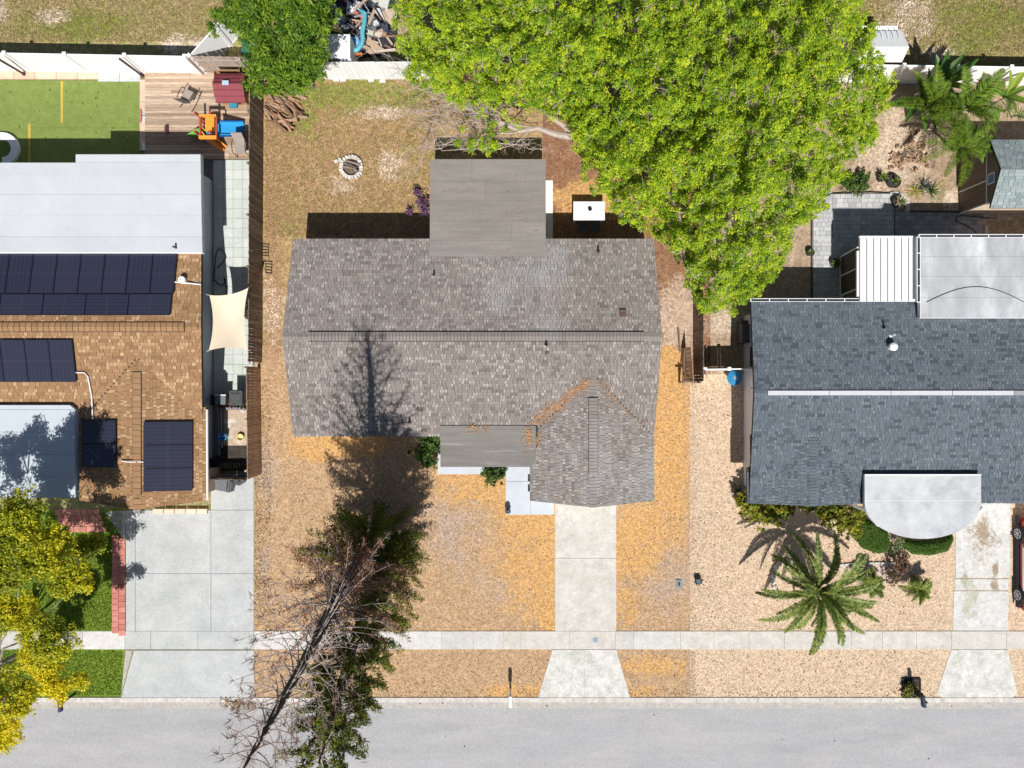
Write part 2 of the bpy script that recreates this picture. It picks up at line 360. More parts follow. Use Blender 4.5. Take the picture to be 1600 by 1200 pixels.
# ------------------------------------------------------------------ road, kerb, pavement, drives
m = MB(); m.poly([(-120, -26, .004), (120, -26, .004), (120, -15.55, .004), (-120, -15.55, .004)])
tag(m.build('road', asph), kind='structure')
kerbm = mat('kerb_concrete', [(.60, .57, .53), (.48, .45, .42)], scale=1.2, rough=.9, speck=(14, .12), blotch=(3, .15))
kerb = thing('kerb', (0, -15.4, 0), None, None, kind='structure')
x = -36.0
while x < 36:
    l = 3.0; piece('kerb_stone', kerbm, (x+l/2, -15.41, .02), (l-.015, .22, .06), kerb); x += l
gutm = mat('sandy_gutter', [(.46, .42, .38), (.40, .385, .37)], scale=1.5, rough=.95, speck=(16, .14), blotch=(3, .12))
m = MB(); m.poly([(-60, -15.85, .008), (60, -15.85, .008), (60, -15.5, .008), (-60, -15.5, .008)]); tag(m.build('gutter_strip', gutm), kind='structure')
walk = thing('sidewalk', (0, -12.5, 0), None, None, kind='structure')
for a, b in [(-200, 130), (130, 197)] + [(620, 650), (650, 787), (787, 813)] + [(1340+k*52, 1340+(k+1)*52) for k in range(2)]: pass
xs = [-200, -60, 60, 130, 196, 236, 310, 397, 470, 560, 625, 690, 740, 787, 813, 890, 961, 990, 1063, 1115, 1170, 1225, 1280, 1330, 1378, 1431, 1486, 1572, 1625, 1800]
for a, b in zip(xs[:-1], xs[1:]):
    piece('paving_slab', conc if 196 <= a < 397 else (conc_white if a >= 1063 or 787 <= a < 960 else conc_walk), ((X(a)+X(b))/2, Y(1000), .02), (X(b)-X(a)-.014, .875, .05), walk)
dr = thing('left_driveway', (X(296), Y(900), 0), None, None, kind='structure')
def slab(parent, mt, x0, x1, y0, y1, z=.03, nm='concrete_slab'):
    return piece(nm, mt, ((X(x0)+X(x1))/2, (Y(y0)+Y(y1))/2, z/2+.005), (abs(X(x1)-X(x0))-.018, abs(Y(y1)-Y(y0))-.018, z), parent)
for a, b in ((197, 212), (212, 330), (330, 397)):
    for c, d in ((797, 896), (896, 986)): slab(dr, conc, a, b, c, d)
slab(dr, conc, 330, 397, 740, 797)
m = MB()
m.prism([(X(165), Y(800)), (X(197)-.01, Y(848)), (X(197)-.01, Y(798))], .005, .035); m.build('concrete_slab', conc, dr)
m = MB(); m.prism([(X(190), -15.29), (X(397), -15.29), (X(397), Y(1016)), (X(210), Y(1016))], .005, .035); m.build('driveway_apron', conc, dr)
m = MB(); m.prism([(X(189), Y(1090)), (X(208)-.02, Y(1016)), (X(197), Y(1016))], .005, .03); m.build('gravel_wedge', gutm, dr)
dc = thing('centre_driveway', (X(915), Y(890), 0), None, None, kind='structure')
slab(dc, conc_white, 867, 963, 780, 872); slab(dc, conc_white, 867, 963, 872, 986)
m = MB(); m.prism([(X(841), -15.29), (X(913)-.01, -15.29), (X(913)-.01, Y(1015)), (X(863), Y(1015))], .005, .035); m.build('driveway_apron', conc_dirty, dc)
m = MB(); m.prism([(X(913), -15.29), (X(984), -15.29), (X(963), Y(1015)), (X(913), Y(1015))], .005, .035); m.build('driveway_apron', conc_dirty, dc)
dr2 = thing('right_driveway', (X(1530), Y(890), 0), None, None, kind='structure')
slab(dr2, conc_dirty, 1492, 1578, 780, 903); slab(dr2, conc_dirty, 1491, 1575, 904, 922)
m = MB(); m.prism([(X(1488), Y(985)), (X(1574), Y(985)), (X(1576), Y(923)), (X(1490), Y(923))], .005, .035); m.build('concrete_slab', conc_dirty, dr2)
m = MB(); m.prism([(X(1463), -15.1), (X(1471), -15.29), (X(1582), -15.29), (X(1588), -15.05), (X(1574), Y(1015)), (X(1486), Y(1015))], .005, .035); m.build('driveway_apron', conc_dirty, dr2)
def blob(px, py, rx, ry, z, name, mt, parent, n=18, seed=0):
    mm = MB(); pts = []
    for k in range(n):
        a = 2*math.pi*k/n; q = 1+.22*noise.noise(Vector((math.cos(a)*1.3+seed, math.sin(a)*1.3, seed*.7)))
        p = P(px+math.cos(a)*rx*q, py-math.sin(a)*ry*q); pts.append((p.x, p.y, z))
    mm.poly(pts); return mm.build(name, mt, parent)
def f_drive(px, py):
    return (mx(ell(px, py, 1531, 840, 22, 25, .9)*.85, ell(px, py, 1507, 905, 4, 9), ell(px, py, 1552, 912, 8, 12), ell(px, py, 1555, 892, 5, 13)*.9),
            mx(ell(px, py, 1515, 935, 16, 50)*.6, ell(px, py, 1512, 880, 20, 30)*.45, ell(px, py, 1530, 1040, 14, 40)*.5, ell(px, py, 1505, 800, 20, 20)*.5))
drive_blend = blend_mat('stained_drive', [(.62, .61, .59), (.33, .26, .185), (.44, .44, .36), (.53, .535, .52)], [(15, .08), (5, .07)], .3)
for a_, b_, c_, d_ in ((1492.6, 1577.4, 788, 902.6), (1491.6, 1574.4, 904.6, 921.4), (1489.6, 1574, 924, 984.6)):
    grid_sheet('drive_surface', drive_blend, X(a_), X(b_), Y(d_), Y(c_), .0395, f_drive, .12)
# front porch slabs
ps = thing('porch_slab', (X(800), Y(750), 0), None, None, kind='structure')
slab(ps, conc_blue, 790, 829, 725, 752, .06); slab(ps, conc_blue, 790, 829, 752, 804, .06); slab(ps, conc_blue, 829, 866, 770, 804, .06)
slab(ps, conc_blue, 684, 790, 690, 741, .06)
slab(ps, mat('white_slab', [(.72, .72, .72)], rough=.8), 842, 864, 282, 374, .05)
# brick edging
brickm = mat('red_edging_brick', [(.52, .20, .16), (.60, .26, .21), (.44, .16, .13)], src='obj', rough=.9, blotch=(6, .15))
be = thing('brick_edging', (X(186), Y(910), 0), 'double row of red bricks between the lawn and the wide concrete drive', 'brick edging')
for cx_ in (0, 1):
    yy = 836 + cx_*4
    while yy < 985:
        piece('brick', brickm, (X(181+cx_*10.5 - (yy-900)*0), Y(yy+4.5), .03+random.uniform(0, .012)), (.31, .265, .06), be, rz=random.uniform(-.03, .03)); yy += 9
# walkway bricks running up towards the left house door
bp = thing('brick_path', (X(120), Y(815), 0), 'red brick path in tree shade at the left house front', 'brick path')
for i in range(7):
    for j in range(4): piece('brick', brickm, (X(92+i*10+j*3), Y(800+j*9), .03), (.29, .26, .05), bp, rz=.05*random.uniform(-1, 1))

# ------------------------------------------------------------------ roofs
def shingle_field(name, mt, A, u, v, polyuv, parent, expo=.135, wmin=.11, wmax=.26, lift=.006):
    """real shingle tabs laid in courses. A: origin on the eave; u: along the eave; v: up the slope (unit vectors); polyuv: outline"""
    A = Vector(A); u = Vector(u).normalized(); v = Vector(v).normalized(); n = u.cross(v).normalized()
    if n.z < 0: n = -n
    vmax = max(q[1] for q in polyuv); vmin = min(q[1] for q in polyuv)
    V = []; Q = []; rr = []; y = vmin
    while y < vmax-.02:
        y2 = min(y+expo, vmax); ym = (y+y2)/2; xs_ = []
        for i in range(len(polyuv)):
            (x1, y1), (x3, y3) = polyuv[i], polyuv[(i+1) % len(polyuv)]
            if (y1 <= ym < y3) or (y3 <= ym < y1): xs_.append(x1+(ym-y1)/(y3-y1)*(x3-x1))
        xs_.sort()
        for a, b in zip(xs_[::2], xs_[1::2]):
            x = a; first = True
            while x < b-.01:
                r = random.random(); wd = random.uniform(wmin*.85, wmin*1.45) if r > .68 else random.uniform(wmin*1.1, wmax*1.35)
                x2 = min(x+wd*(.5 if first else 1), b); first = False; l = lift*random.uniform(.5, 1.5)
                k = len(V); g = .009
                p0 = A+u*(x+g)+v*y+n*(.006+l); p1 = A+u*(x2-g)+v*y+n*(.006+l); p2 = A+u*(x2-g)+v*(y2-.004)+n*.007; p3 = A+u*(x+g)+v*(y2-.004)+n*.007
                q0 = A+u*(x+g)+v*y-n*.0; q1 = A+u*(x2-g)+v*y
                V += [p0, p1, p2, p3, q0, q1]
                Q += [(k, k+1, k+2, k+3), (k+4, k+5, k+1, k)]; rr += [r, r*.45]  # front edges coloured darker as a painted shadow line between courses
                x = x2
        y = y2
    o = np_mesh(name, np.array([tuple(p) for p in V]), np.array(Q), np.array(rr), mt, parent)
    o['kind'] = 'stuff'; return o
shg_c = mat('warm_grey_shingle', [(.17, .147, .136), (.25, .218, .20), (.23, .205, .187), (.26, .225, .207), (.335, .305, .28), (.385, .352, .322)], src='attr', rough=.95, speck=(60, .12), blotch=(.35, .10), bump=.3, stain=((.36, .37, .38), .22, .56, .78))
shg_l = mat('tan_shingle', [(.24, .135, .068), (.335, .195, .10), (.29, .17, .085), (.35, .205, .108), (.44, .28, .15), (.50, .335, .19)], src='attr', rough=.95, speck=(60, .10), blotch=(1.2, .06), bump=.3)
shg_r = mat('slate_blue_shingle', [(.062, .078, .098), (.108, .132, .158), (.122, .147, .175), (.104, .127, .152), (.15, .176, .207), (.17, .197, .230)], src='attr', rough=.95, speck=(60, .10), blotch=(.5, .07), bump=.3)
roll = mat('rolled_roofing', [(.225, .205, .188), (.25, .228, .21)], src='obj', rough=.95, speck=(30, .08), stretch=(.35, 3.5, 1), blotch=(1.2, .13), bump=.25, bscale=80)
roll_d = mat('rolled_roofing_porch', [(.19, .178, .165), (.21, .198, .183)], src='obj', rough=.95, speck=(30, .07), stretch=(.35, 3.5, 1), blotch=(1.2, .13), bump=.25, bscale=80, stain=((.36, .38, .40), .9, .6, .85))
def plane_roof(name, corners, thick, mt, parent):
    """slab under a sloped face. corners: 3D points ccw seen from above"""
    mm = MB(); c = [Vector(p) for p in corners]; n = len(c)
    mm.mesh(c + [p-Vector((0, 0, thick)) for p in c], [tuple(range(n)), tuple(range(n, 2*n))[::-1]] + [(i, n+i, n+(i+1) % n, (i+1) % n) for i in range(n)])
    return mm.build(name, mt, parent)
def ridge_caps(parent, mt, a, b, wid=.32, raised=.05, step=.14, base_mat=None):
    a = Vector(a); b = Vector(b); d = (b-a).normalized(); s_ = d.cross(Vector((0, 0, 1))).normalized(); L = (b-a).length
    mm = MB(); n = int(L/step)
    for k in range(n):
        c0 = a+d*(k*step); c1 = a+d*((k+1)*step-.014); lo = Vector((0, 0, raised)); hi = Vector((0, 0, raised+.014)); sag = Vector((0, 0, -.045)); r = random.random()*.5+.1
        for sg in (-1, 1):
            e = s_*(sg*wid/2)
            q = [c0+lo, c1+hi, c1+e+sag+hi, c0+e+sag+lo]
            mm.poly(q if sg < 0 else q[::-1], r)
        mm.poly([c1+s_*(-wid/2)+sag+hi, c1+s_*(-wid/2)+sag+lo, c1+lo, c1+hi], r)
    o = mm.build('ridge_shingles', mt, parent); o['kind'] = 'stuff'
    if base_mat:
        m2 = MB(); b = a+d*(n*step); e = s_*(wid/2+.02); z = Vector((0, 0, raised-.052)); zb = Vector((0, 0, -.1)); 
        m2.mesh([a-e+z, b-e+z, b+e+z, a+e+z, a-e+zb, b-e+zb, b+e+zb, a+e+zb], [(0, 1, 2, 3), (0, 4, 5, 1), (1, 5, 6, 2), (2, 6, 7, 3), (3, 7, 4, 0)])
        m2.build('ridge_vent', base_mat, parent)
def pipe_vent(parent, px, py, h, zt, mt, rad=.045, H=.3):
    p = P(px, py, h); mm = MB(); mm.lathe((p.x, p.y, h-.05), [(rad*1.9, 0), (rad*1.3, .06), (rad, .08), (rad, H), (rad*.75, H), (rad*.75, H-.1)], 12); mm.build('vent_pipe', mt, parent)

# ---- centre house
CH = thing('house', (-1.75, 0, 0), 'grey shingled house between the two neighbours, with flat back extension', 'house')
EZ = 2.40; XL, XR = -9.93, 6.44; YB, YR, YF = 6.59, 2.1, -2.38; PIT = .17
RZ = EZ + PIT*(YB-YR)
def zb(y): return RZ - PIT*abs(y-YR)
T = .14
EZF = zb(YF)
plane_roof('roof_slope', [(XL-.26, YR, RZ), (XR+.22, YR, RZ), (XR, YB, EZ), (XL, YB, EZ)], T, deckm, CH)
WX0, WX1 = .81, 6.45; WXM = (WX0+WX1)/2; WP = .17; WYF = -5.30; WZ = EZF + WP*(WX1-WXM); WY = YR-(RZ-WZ)/PIT
plane_roof('roof_slope', [(XL, YF, EZF), (WX0, YF, EZF), (WXM, WY, WZ), (XR, YF, EZF+.0), (XR+.22, YR, RZ), (XL-.26, YR, RZ)], T, deckm, CH)
PK = WYF-.22
plane_roof('roof_slope', [(WX0, WYF, EZF), (WXM, PK, WZ), (WXM, WY, WZ), (WX0, YF, EZF)], T, deckm, CH)
plane_roof('roof_slope', [(WXM, PK, WZ), (WX1, WYF, EZF), (WX1, YF, EZF), (WXM, WY, WZ)], T, deckm, CH)
sl = math.hypot(1, PIT); LB = (YB-YR)*sl; LF = (YR-YF)*sl
shingle_field('shingles', shg_c, (XR, YB, EZ), (-1, 0, 0), (0, -1, PIT), [(0, 0), (XR-XL, 0), (XR-XL+.26, LB), (-.22, LB)], CH)
shingle_field('shingles', shg_c, (XL, YF, EZF), (1, 0, 0), (0, 1, PIT), [(0, 0), (WX0-XL, 0), (WXM-XL, (WY-YF)*sl), (XR-XL, 0), (XR-XL+.22, LF), (-.26, LF)], CH)
wl = (WXM-WX0)*math.hypot(1, WP)
shingle_field('shingles', shg_c, (WX0, WYF, EZF), (0, 1, 0), (1, 0, WP), [(0, 0), (YF-WYF, 0), (WY-WYF, wl), (PK-WYF, wl)], CH)
shingle_field('shingles', shg_c, (WX1, YF, EZF), (0, -1, 0), (-1, 0, WP), [(0, 0), (YF-WYF, 0), (YF-PK, wl), (YF-WY, wl)], CH)
ridge_caps(CH, shg_c, (X(482, RZ), YR, RZ), (X(1006, RZ), YR, RZ), .40, .085, .15, blackm)
ridge_caps(CH, shg_c, (XL-.26, YR, RZ), (X(482, RZ), YR, RZ), .34, .03, .15); ridge_caps(CH, shg_c, (X(1006, RZ), YR, RZ), (XR+.22, YR, RZ), .34, .03, .15)
ridge_caps(CH, shg_c, (WXM, Y(742, WZ), WZ), (WXM, Y(619, WZ), WZ), .40, .085, .15, blackm)
ridge_caps(CH, shg_c, (WXM, PK, WZ), (WXM, Y(742, WZ), WZ), .34, .03, .15); ridge_caps(CH, shg_c, (WXM, Y(619, WZ), WZ), (WXM, WY+.1, WZ), .34, .03, .15)
# flat back extension in rolled sheets
ex0, ex1, ey0, ey1 = X(671, 2.7), X(853, 2.7), Y(400, 2.8), Y(247, 2.7)
def zext(y): return zb(ey0)+.05 - (y-ey0)*.012
plane_roof('flat_roof_deck', [(ex0+.02, ey0, zext(ey0)-.02), (ex1-.02, ey0, zext(ey0)-.02), (ex1-.02, ey1, zext(ey1)-.02), (ex0+.02, ey1, zext(ey1)-.02)], .14, deckm, CH)
ysh = [Y(247, 2.7), Y(281, 2.75), Y(312, 2.75), Y(344, 2.75), Y(375, 2.75), ey0]
for i in range(5):
    a, b = ysh[i], ysh[i+1]; c = (a+b)/2
    splits = [ex0, ex0+1.9+.6*i % 3, ex1] if i in (0, 1, 3) else [ex0, ex1]
    for q0, q1 in zip(splits[:-1], splits[1:]):
        piece('roofing_sheet', roll, ((q0+q1)/2, c, zext(c)+.004+.003*(i % 2)), (q1-q0-.008, abs(a-b)-.006, .016), CH, rx=-.012+.003)
px0, px1, pyb, pyf = X(688, 2.5), WX0+.06, Y(665, 2.6), Y(730, 2.5)
def zp(y): return zb(pyb)+.04+(y-pyb)*.06
plane_roof('porch_roof_deck', [(px0, pyf, zp(pyf)), (px1+.3, pyf, zp(pyf)), (px1+.3, pyb, zp(pyb)), (px0, pyb, zp(pyb))], .16, deckm, CH)
for i, (a, b) in enumerate([(665, 697), (697, 730)]):
    ya, yb_ = Y(a, 2.55), Y(b, 2.5); c = (ya+yb_)/2
    piece('roofing_sheet', roll_d, ((px0+px1+.2)/2, c, zp(c)+.008), (px1+.2-px0, abs(ya-yb_)-.006, .016), CH, rx=.06)
for q in ((678, 430, zb(Y(430, 2.9))), (935, 393, 2.6), (640, 660, 2.6), (855, 551, 3.7)): pipe_vent(CH, q[0], q[1], q[2], 0, darkgrey if q[0] < 900 and q[0] != 855 else darkgrey)
vp = P(976, 487, 3.55); zv = zb(vp.y)
m = MB(); m.obox((vp.x, vp.y, zv+.10), .30, .34, .03, rx=-.33); m.obox((vp.x, vp.y, zv+.03), .24, .24, .14); m.build('box_vent', mat('maroon_metal', [(.16, .09, .09)], rough=.6), CH)
# walls, openings
m = MB(); wt = lambda x, y: min(zb(y), 9)-.16
m.prism([(XL+.4, YF+.5), (XR-.4, YF+.5), (XR-.4, YB-.5), (XL+.4, YB-.5)], 0, EZF-.12)
for xx in (XL+.4, XR-.45):
    m.mesh([(xx, YF+.5, EZF-.12), (xx, YB-.5, EZF-.12), (xx, YR, RZ-.16), (xx+.05, YF+.5, EZF-.12), (xx+.05, YB-.5, EZF-.12), (xx+.05, YR, RZ-.16)], [(0, 2, 1), (3, 4, 5), (0, 1, 4, 3), (1, 2, 5, 4), (2, 0, 3, 5)])
m.build('wall', wall_white, CH)
m = MB(); m.prism([(WX0+.35, WYF+.45), (WX1-.35, WYF+.45), (WX1-.35, YF+.45), (WX0+.35, YF+.45)], 0, EZF-.12)
m.mesh([(WX0+.35, WYF+.45, EZF-.12), (WX1-.35, WYF+.45, EZF-.12), (WXM, WYF+.45, WZ-.16), (WX0+.35, WYF+.5, EZF-.12), (WX1-.35, WYF+.5, EZF-.12), (WXM, WYF+.5, WZ-.16)], [(0, 1, 2), (3, 5, 4), (1, 4, 5, 2), (0, 2, 5, 3)])
m.build('wall', wall_white, CH)
m = MB(); m.prism([(ex0+.15, ey0), (ex1-.15, ey0), (ex1-.15, ey1-.25), (ex0+.15, ey1-.25)], 0, zext(ey1)-.16); m.build('wall', wall_white, CH)
m = MB()
for k in range(4): m.box(WX0+1.2, WX0+4.2, WYF+.42, WYF+.447, .05+k*.53, .05+k*.53+.51)
m.build('garage_door', white_metal, CH)
for a in (-8, -5.5):
    f = piece('window', white_metal, (a, YF+.49, 1.35), (1.3, .06, 1.1), CH)
    piece('window_pane', glass, (a, YF+.47, 1.35), (1.16, .04, .96), CH)
piece('door', mat('door_paint', [(.10, .13, .16)], rough=.5), (-.6, YF+.49, 1.05), (.95, .05, 2.05), CH)
m = MB()
for xx in (px0+.12, -1.4, ):
    m.box(xx-.06, xx+.06, pyf+.1, pyf+.22, 0, zp(pyf)-.16)
m.build('porch_post', white, CH)
m = MB(); m.tube([(WX1+.02, Y(595, 2.3), 2.05), (WX1+.25, Y(595, 2.3), 2.1)], .05, 6); m.build('wall_lamp', blackm, CH)
# wall brackets seen beside the entry
for yy in (747, 763):
    p = P(828, yy, 2.2); m = MB(); m.obox((WX0-.03, p.y, 2.05), .10, .3, .25); m.build('entry_lamp', blackm, CH)
# pine needles in the valley
V = []; Q = []; rr = []
def needle(px, py, h, L):
    p = P(px, py, h); 
    p.z = max(zb(p.y) if p.x < WX0 or p.y > WY else max(zb(p.y) if p.y > YF else 0, EZF+WP*(min(p.x-WX0, WX1-p.x))), EZF if p.x > WX0 else 0)
    if p.x < px1 and p.y < pyb: p.z = zp(p.y)+.02
    a = random.gauss(.8, .9); d = Vector((math.cos(a), math.sin(a), 0))*L/2; s = Vector((-d.y, d.x, 0)).normalized()*.008; up = Vector((0, 0, .035))
    k = len(V); V.extend([p-d-s+up, p-d+s+up, p+d+s+up*1.6, p+d-s+up*1.6]); Q.append((k, k+1, k+2, k+3)); rr.append(random.random())
for i in range(260):
    t = random.random(); needle(920-t*84+random.gauss(0, 3+3*t), 596+t*66+random.gauss(0, 3+3*t), 3.0, random.uniform(.1, .28))
for i in range(150): needle(random.gauss(830, 7), random.gauss(684, 9), 2.6, random.uniform(.1, .25))
for i in range(40): needle(random.gauss(745, 12), random.gauss(670, 4), 2.6, random.uniform(.1, .3))
for i in range(60):
    t = random.random(); needle(935+t*74+random.gauss(0, 3), 596+t*76+random.gauss(0, 4), 3.0, random.uniform(.06, .2))
for i in range(50): needle(random.uniform(690, 850), random.uniform(260, 398), 2.8, random.uniform(.05, .2))
for i in range(50): V[-4*(i+1)+0].z += 0
needle_m = mat('pine_needles', [(.42, .20, .09), (.55, .32, .16), (.33, .17, .09)], src='attr', rough=.9)
vv = np.array([tuple(p) for p in V])
# needles on the back extension lie on its sheets
msk = (vv[:, 1] > ey0-.01) & (vv[:, 0] > ex0) & (vv[:, 0] < ex1); vv[msk, 2] = zb(ey0)+.09
o = np_mesh('pine_needles', vv, np.array(Q), np.array(rr), needle_m); tag(o, 'rusty pine needles gathered in the roof valley of the grey house', 'pine needles', kind='stuff')

# ---- left house
LH = thing('house', (-20, 0, 0), 'tan shingled house with rooftop solar panels and white flat back roof', 'house')
LRZ = 3.1; LRY = Y(511, LRZ); LP = .17; LYB = 6.1; LYF = -1.7; LXR = -14.05; LXL = -30.0; PX_ = .26
def lz(y): return LRZ-LP*abs(y-LRY)
plane_roof('roof_slope', [(LXL, LRY, LRZ), (LXR+PX_, LRY, LRZ), (LXR, LYB, lz(LYB)), (LXL, LYB, lz(LYB))], T, deckm, LH)
GX0, GX1 = X(124, 2.4), X(321, 2.4)+.02; GXM = (GX0+GX1)/2; GZE = lz(LYF); GP = .17; GZ = GZE+GP*(GX1-GXM); GY = LRY-(LRZ-GZ)/LP
GYF = Y(782, 2.4); GPK = Y(797, GZ); GYT = Y(638, 2.4)
plane_roof('roof_slope', [(LXL, LYF, GZE), (GX0, LYF, GZE), (GXM, GY, GZ), (LXR, LYF, GZE), (LXR+PX_, LRY, LRZ), (LXL, LRY, LRZ)], T, deckm, LH)
plane_roof('roof_slope', [(GX0, GYF, GZE), (GXM, GPK, GZ), (GXM, GY, GZ), (GX0, LYF, GZE)], T, deckm, LH)
plane_roof('roof_slope', [(GXM, GPK, GZ), (GX1, GYF, GZE), (GX1, GYT, GZE), (GXM, GY, GZ)], T, deckm, LH)
ls = math.hypot(1, LP)
shingle_field('shingles', shg_l, (LXR, LYB, lz(LYB)), (-1, 0, 0), (0, -1, LP), [(0, 0), (13, 0), (13, (LYB-LRY)*ls), (-PX_, (LYB-LRY)*ls)], LH, .15, .14, .34)
shingle_field('shingles', shg_l, (-27, LYF, GZE), (1, 0, 0), (0, 1, LP), [(0, 0), (GX0+27, 0), (GXM+27, (GY-LYF)*ls), (LXR+27, 0), (LXR+27+PX_, (LRY-LYF)*ls), (0, (LRY-LYF)*ls)], LH, .15, .14, .34)
gl = (GXM-GX0)*math.hypot(1, GP)
shingle_field('shingles', shg_l, (GX0, GYF, GZE), (0, 1, 0), (1, 0, GP), [(0, 0), (LYF-GYF, 0), (GY-GYF, gl), (GPK-GYF, gl)], LH, .15, .14, .34)
shingle_field('shingles', shg_l, (GX1, GYT, GZE), (0, -1, 0), (-1, 0, GP), [(0, 0), (GYT-GYF, 0), (GYT-GPK, gl), (GYT-GY, gl)], LH, .15, .14, .34)
ridge_caps(LH, shg_l, (-27, LRY, LRZ), (X(291, LRZ), LRY, LRZ), .40, .07, .26, blackm); ridge_caps(LH, shg_l, (X(291, LRZ), LRY, LRZ), (LXR+PX_, LRY, LRZ), .34, .03, .26)
ridge_caps(LH, shg_l, (GXM, Y(772, GZ), GZ), (GXM, Y(580, GZ), GZ), .36, .07, .26, blackm); ridge_caps(LH, shg_l, (GXM, GPK, GZ), (GXM, Y(772, GZ), GZ), .34, .03, .26)
memb = mat('white_roof_membrane', [(.50, .525, .555), (.535, .56, .59)], src='obj', rough=.7, blotch=(.6, .05), speck=(5, .015), stain=((.44, .46, .49), 1.3, .6, .9))
mz = 2.85
m = MB(); m.prism([(LXL, Y(395, mz)), (X(316, mz), Y(395, mz)), (X(313, mz), Y(241, mz)), (X(118, mz), Y(241, mz)), (X(118, mz), Y(254, mz)), (LXL, Y(254, mz))], 2.55, 2.835); m.build('flat_roof_deck', white_metal, LH)
ys_ = [241, 254, 272, 304, 336, 370, 394.5]
for i in range(6):
    a, b = Y(ys_[i], mz), Y(ys_[i+1], mz); x0 = X(118.5, mz) if i == 0 else -27
    piece('roofing_sheet', memb, ((x0+X(315.4-.45*(5-i), mz))/2, (a+b)/2, mz-.008+.004*(i % 2)), (X(315.4-.45*(5-i), mz)-x0, abs(a-b)-.012, .012), LH)
patch = mat('pale_blue_flat_roof', [(.48, .53, .58), (.51, .56, .61)], src='obj', rough=.7, blotch=(1, .05))
fz = 2.7
m = MB(); m.prism([(LXL, Y(780, 2.5)), (X(117, 2.5), Y(777, 2.5)), (X(118, fz), Y(640, fz)), (X(110, fz), Y(633, fz)), (LXL, Y(633, fz))], 2.3, lambda x, y: 2.62-.0+(y+5)*.03); m.build('flat_roof_deck', patch, LH)
for i, (a, b) in enumerate(((640, 675), (675, 710), (710, 745), (745, 778))):
    c = (Y(a, fz)+Y(b, fz))/2
    piece('roofing_sheet', patch, ((-27+X(116.5, fz))/2, c, 2.62+(c+5)*.03+.012), (X(116.5, fz)+27, abs(Y(a, fz)-Y(b, fz))-.012, .012), LH, rx=.03)
m = MB(); m.prism([(LXL, -5.2), (-21.5, -5.2), (-21.5, -4.9), (-14.6, -4.9), (-14.6, 9.9), (LXL, 9.6)], 0, 2.3); m.build('wall', wall_blue, LH)
m = MB(); m.prism([(GX0+.35, GYF+.2), (GX1-.35, GYF+.2), (GX1-.35, GYF+.25+1), (GX0+.35, GYF+.25+1)], 0, 2.26); m.build('wall', wall_tan, LH)
m = MB(); m.prism([(X(313, 2.8)-.05, Y(265, 2.6)), (X(333, 0), Y(275)), (X(333, 0), Y(330)), (X(313, 2.8)-.05, Y(330, 2.6))], 0, .1)
for k in range(5): piece('wall_block', mat('pale_block', [(.66, .55, .44), (.72, .62, .50)], src='obj', rough=.9), (X(250+k*17), Y(798), .1), (.5, .22, .2), LH)
m = MB(); m.tube([(GX1+.03, Y(640, 2.4), 2.36), (GX1+.03, GYF, 2.32)], .05, 6); m.build('gutter', white_metal, LH)
for q in (355, 372): pass
piece('window', darkgrey, (-14.57, Y(357, 1.5), 1.5), (.08, .9, .9), LH); piece('window_pane', glass, (-14.54, Y(357, 1.5), 1.5), (.08, .78, .78), LH)
m = MB(); q = P(283, 437, 3.0); m.lathe((q.x, q.y, lz(q.y)-.05), [(.16, 0), (.16, .3), (.02, .34)], 14); m.build('roof_fan_vent', white_metal, LH)
m = MB(); m.tube([P(275, 441, 2.85)+Vector((0, 0, .1)), P(316, 445, 2.7)+Vector((0, 0, .12))], .03, 6); m.build('electrical_conduit', white_metal, LH)
m = MB()
def onl(px, py):
    p = P(px, py, 3.0)
    z = lz(p.y)
    if p.y < GY and GX0 < p.x < GX1: z = max(z if p.y > LYF else 0, GZE+GP*min(p.x-GX0, GX1-p.x))
    return Vector((p.x, p.y, z+.08))
m.tube([onl(112, 582), onl(128, 582), onl(133, 588), onl(136, 620), onl(136, 655)], .028, 6); m.build('electrical_conduit', white_metal, LH)
m = MB(); m.tube([onl(186, 721), onl(200, 722)+Vector((0, 0, .06)), onl(230, 722)], .028, 6); m.build('electrical_conduit', white_metal, LH)
pipe_vent(LH, 275, 387, 2.85, 0, darkgrey)
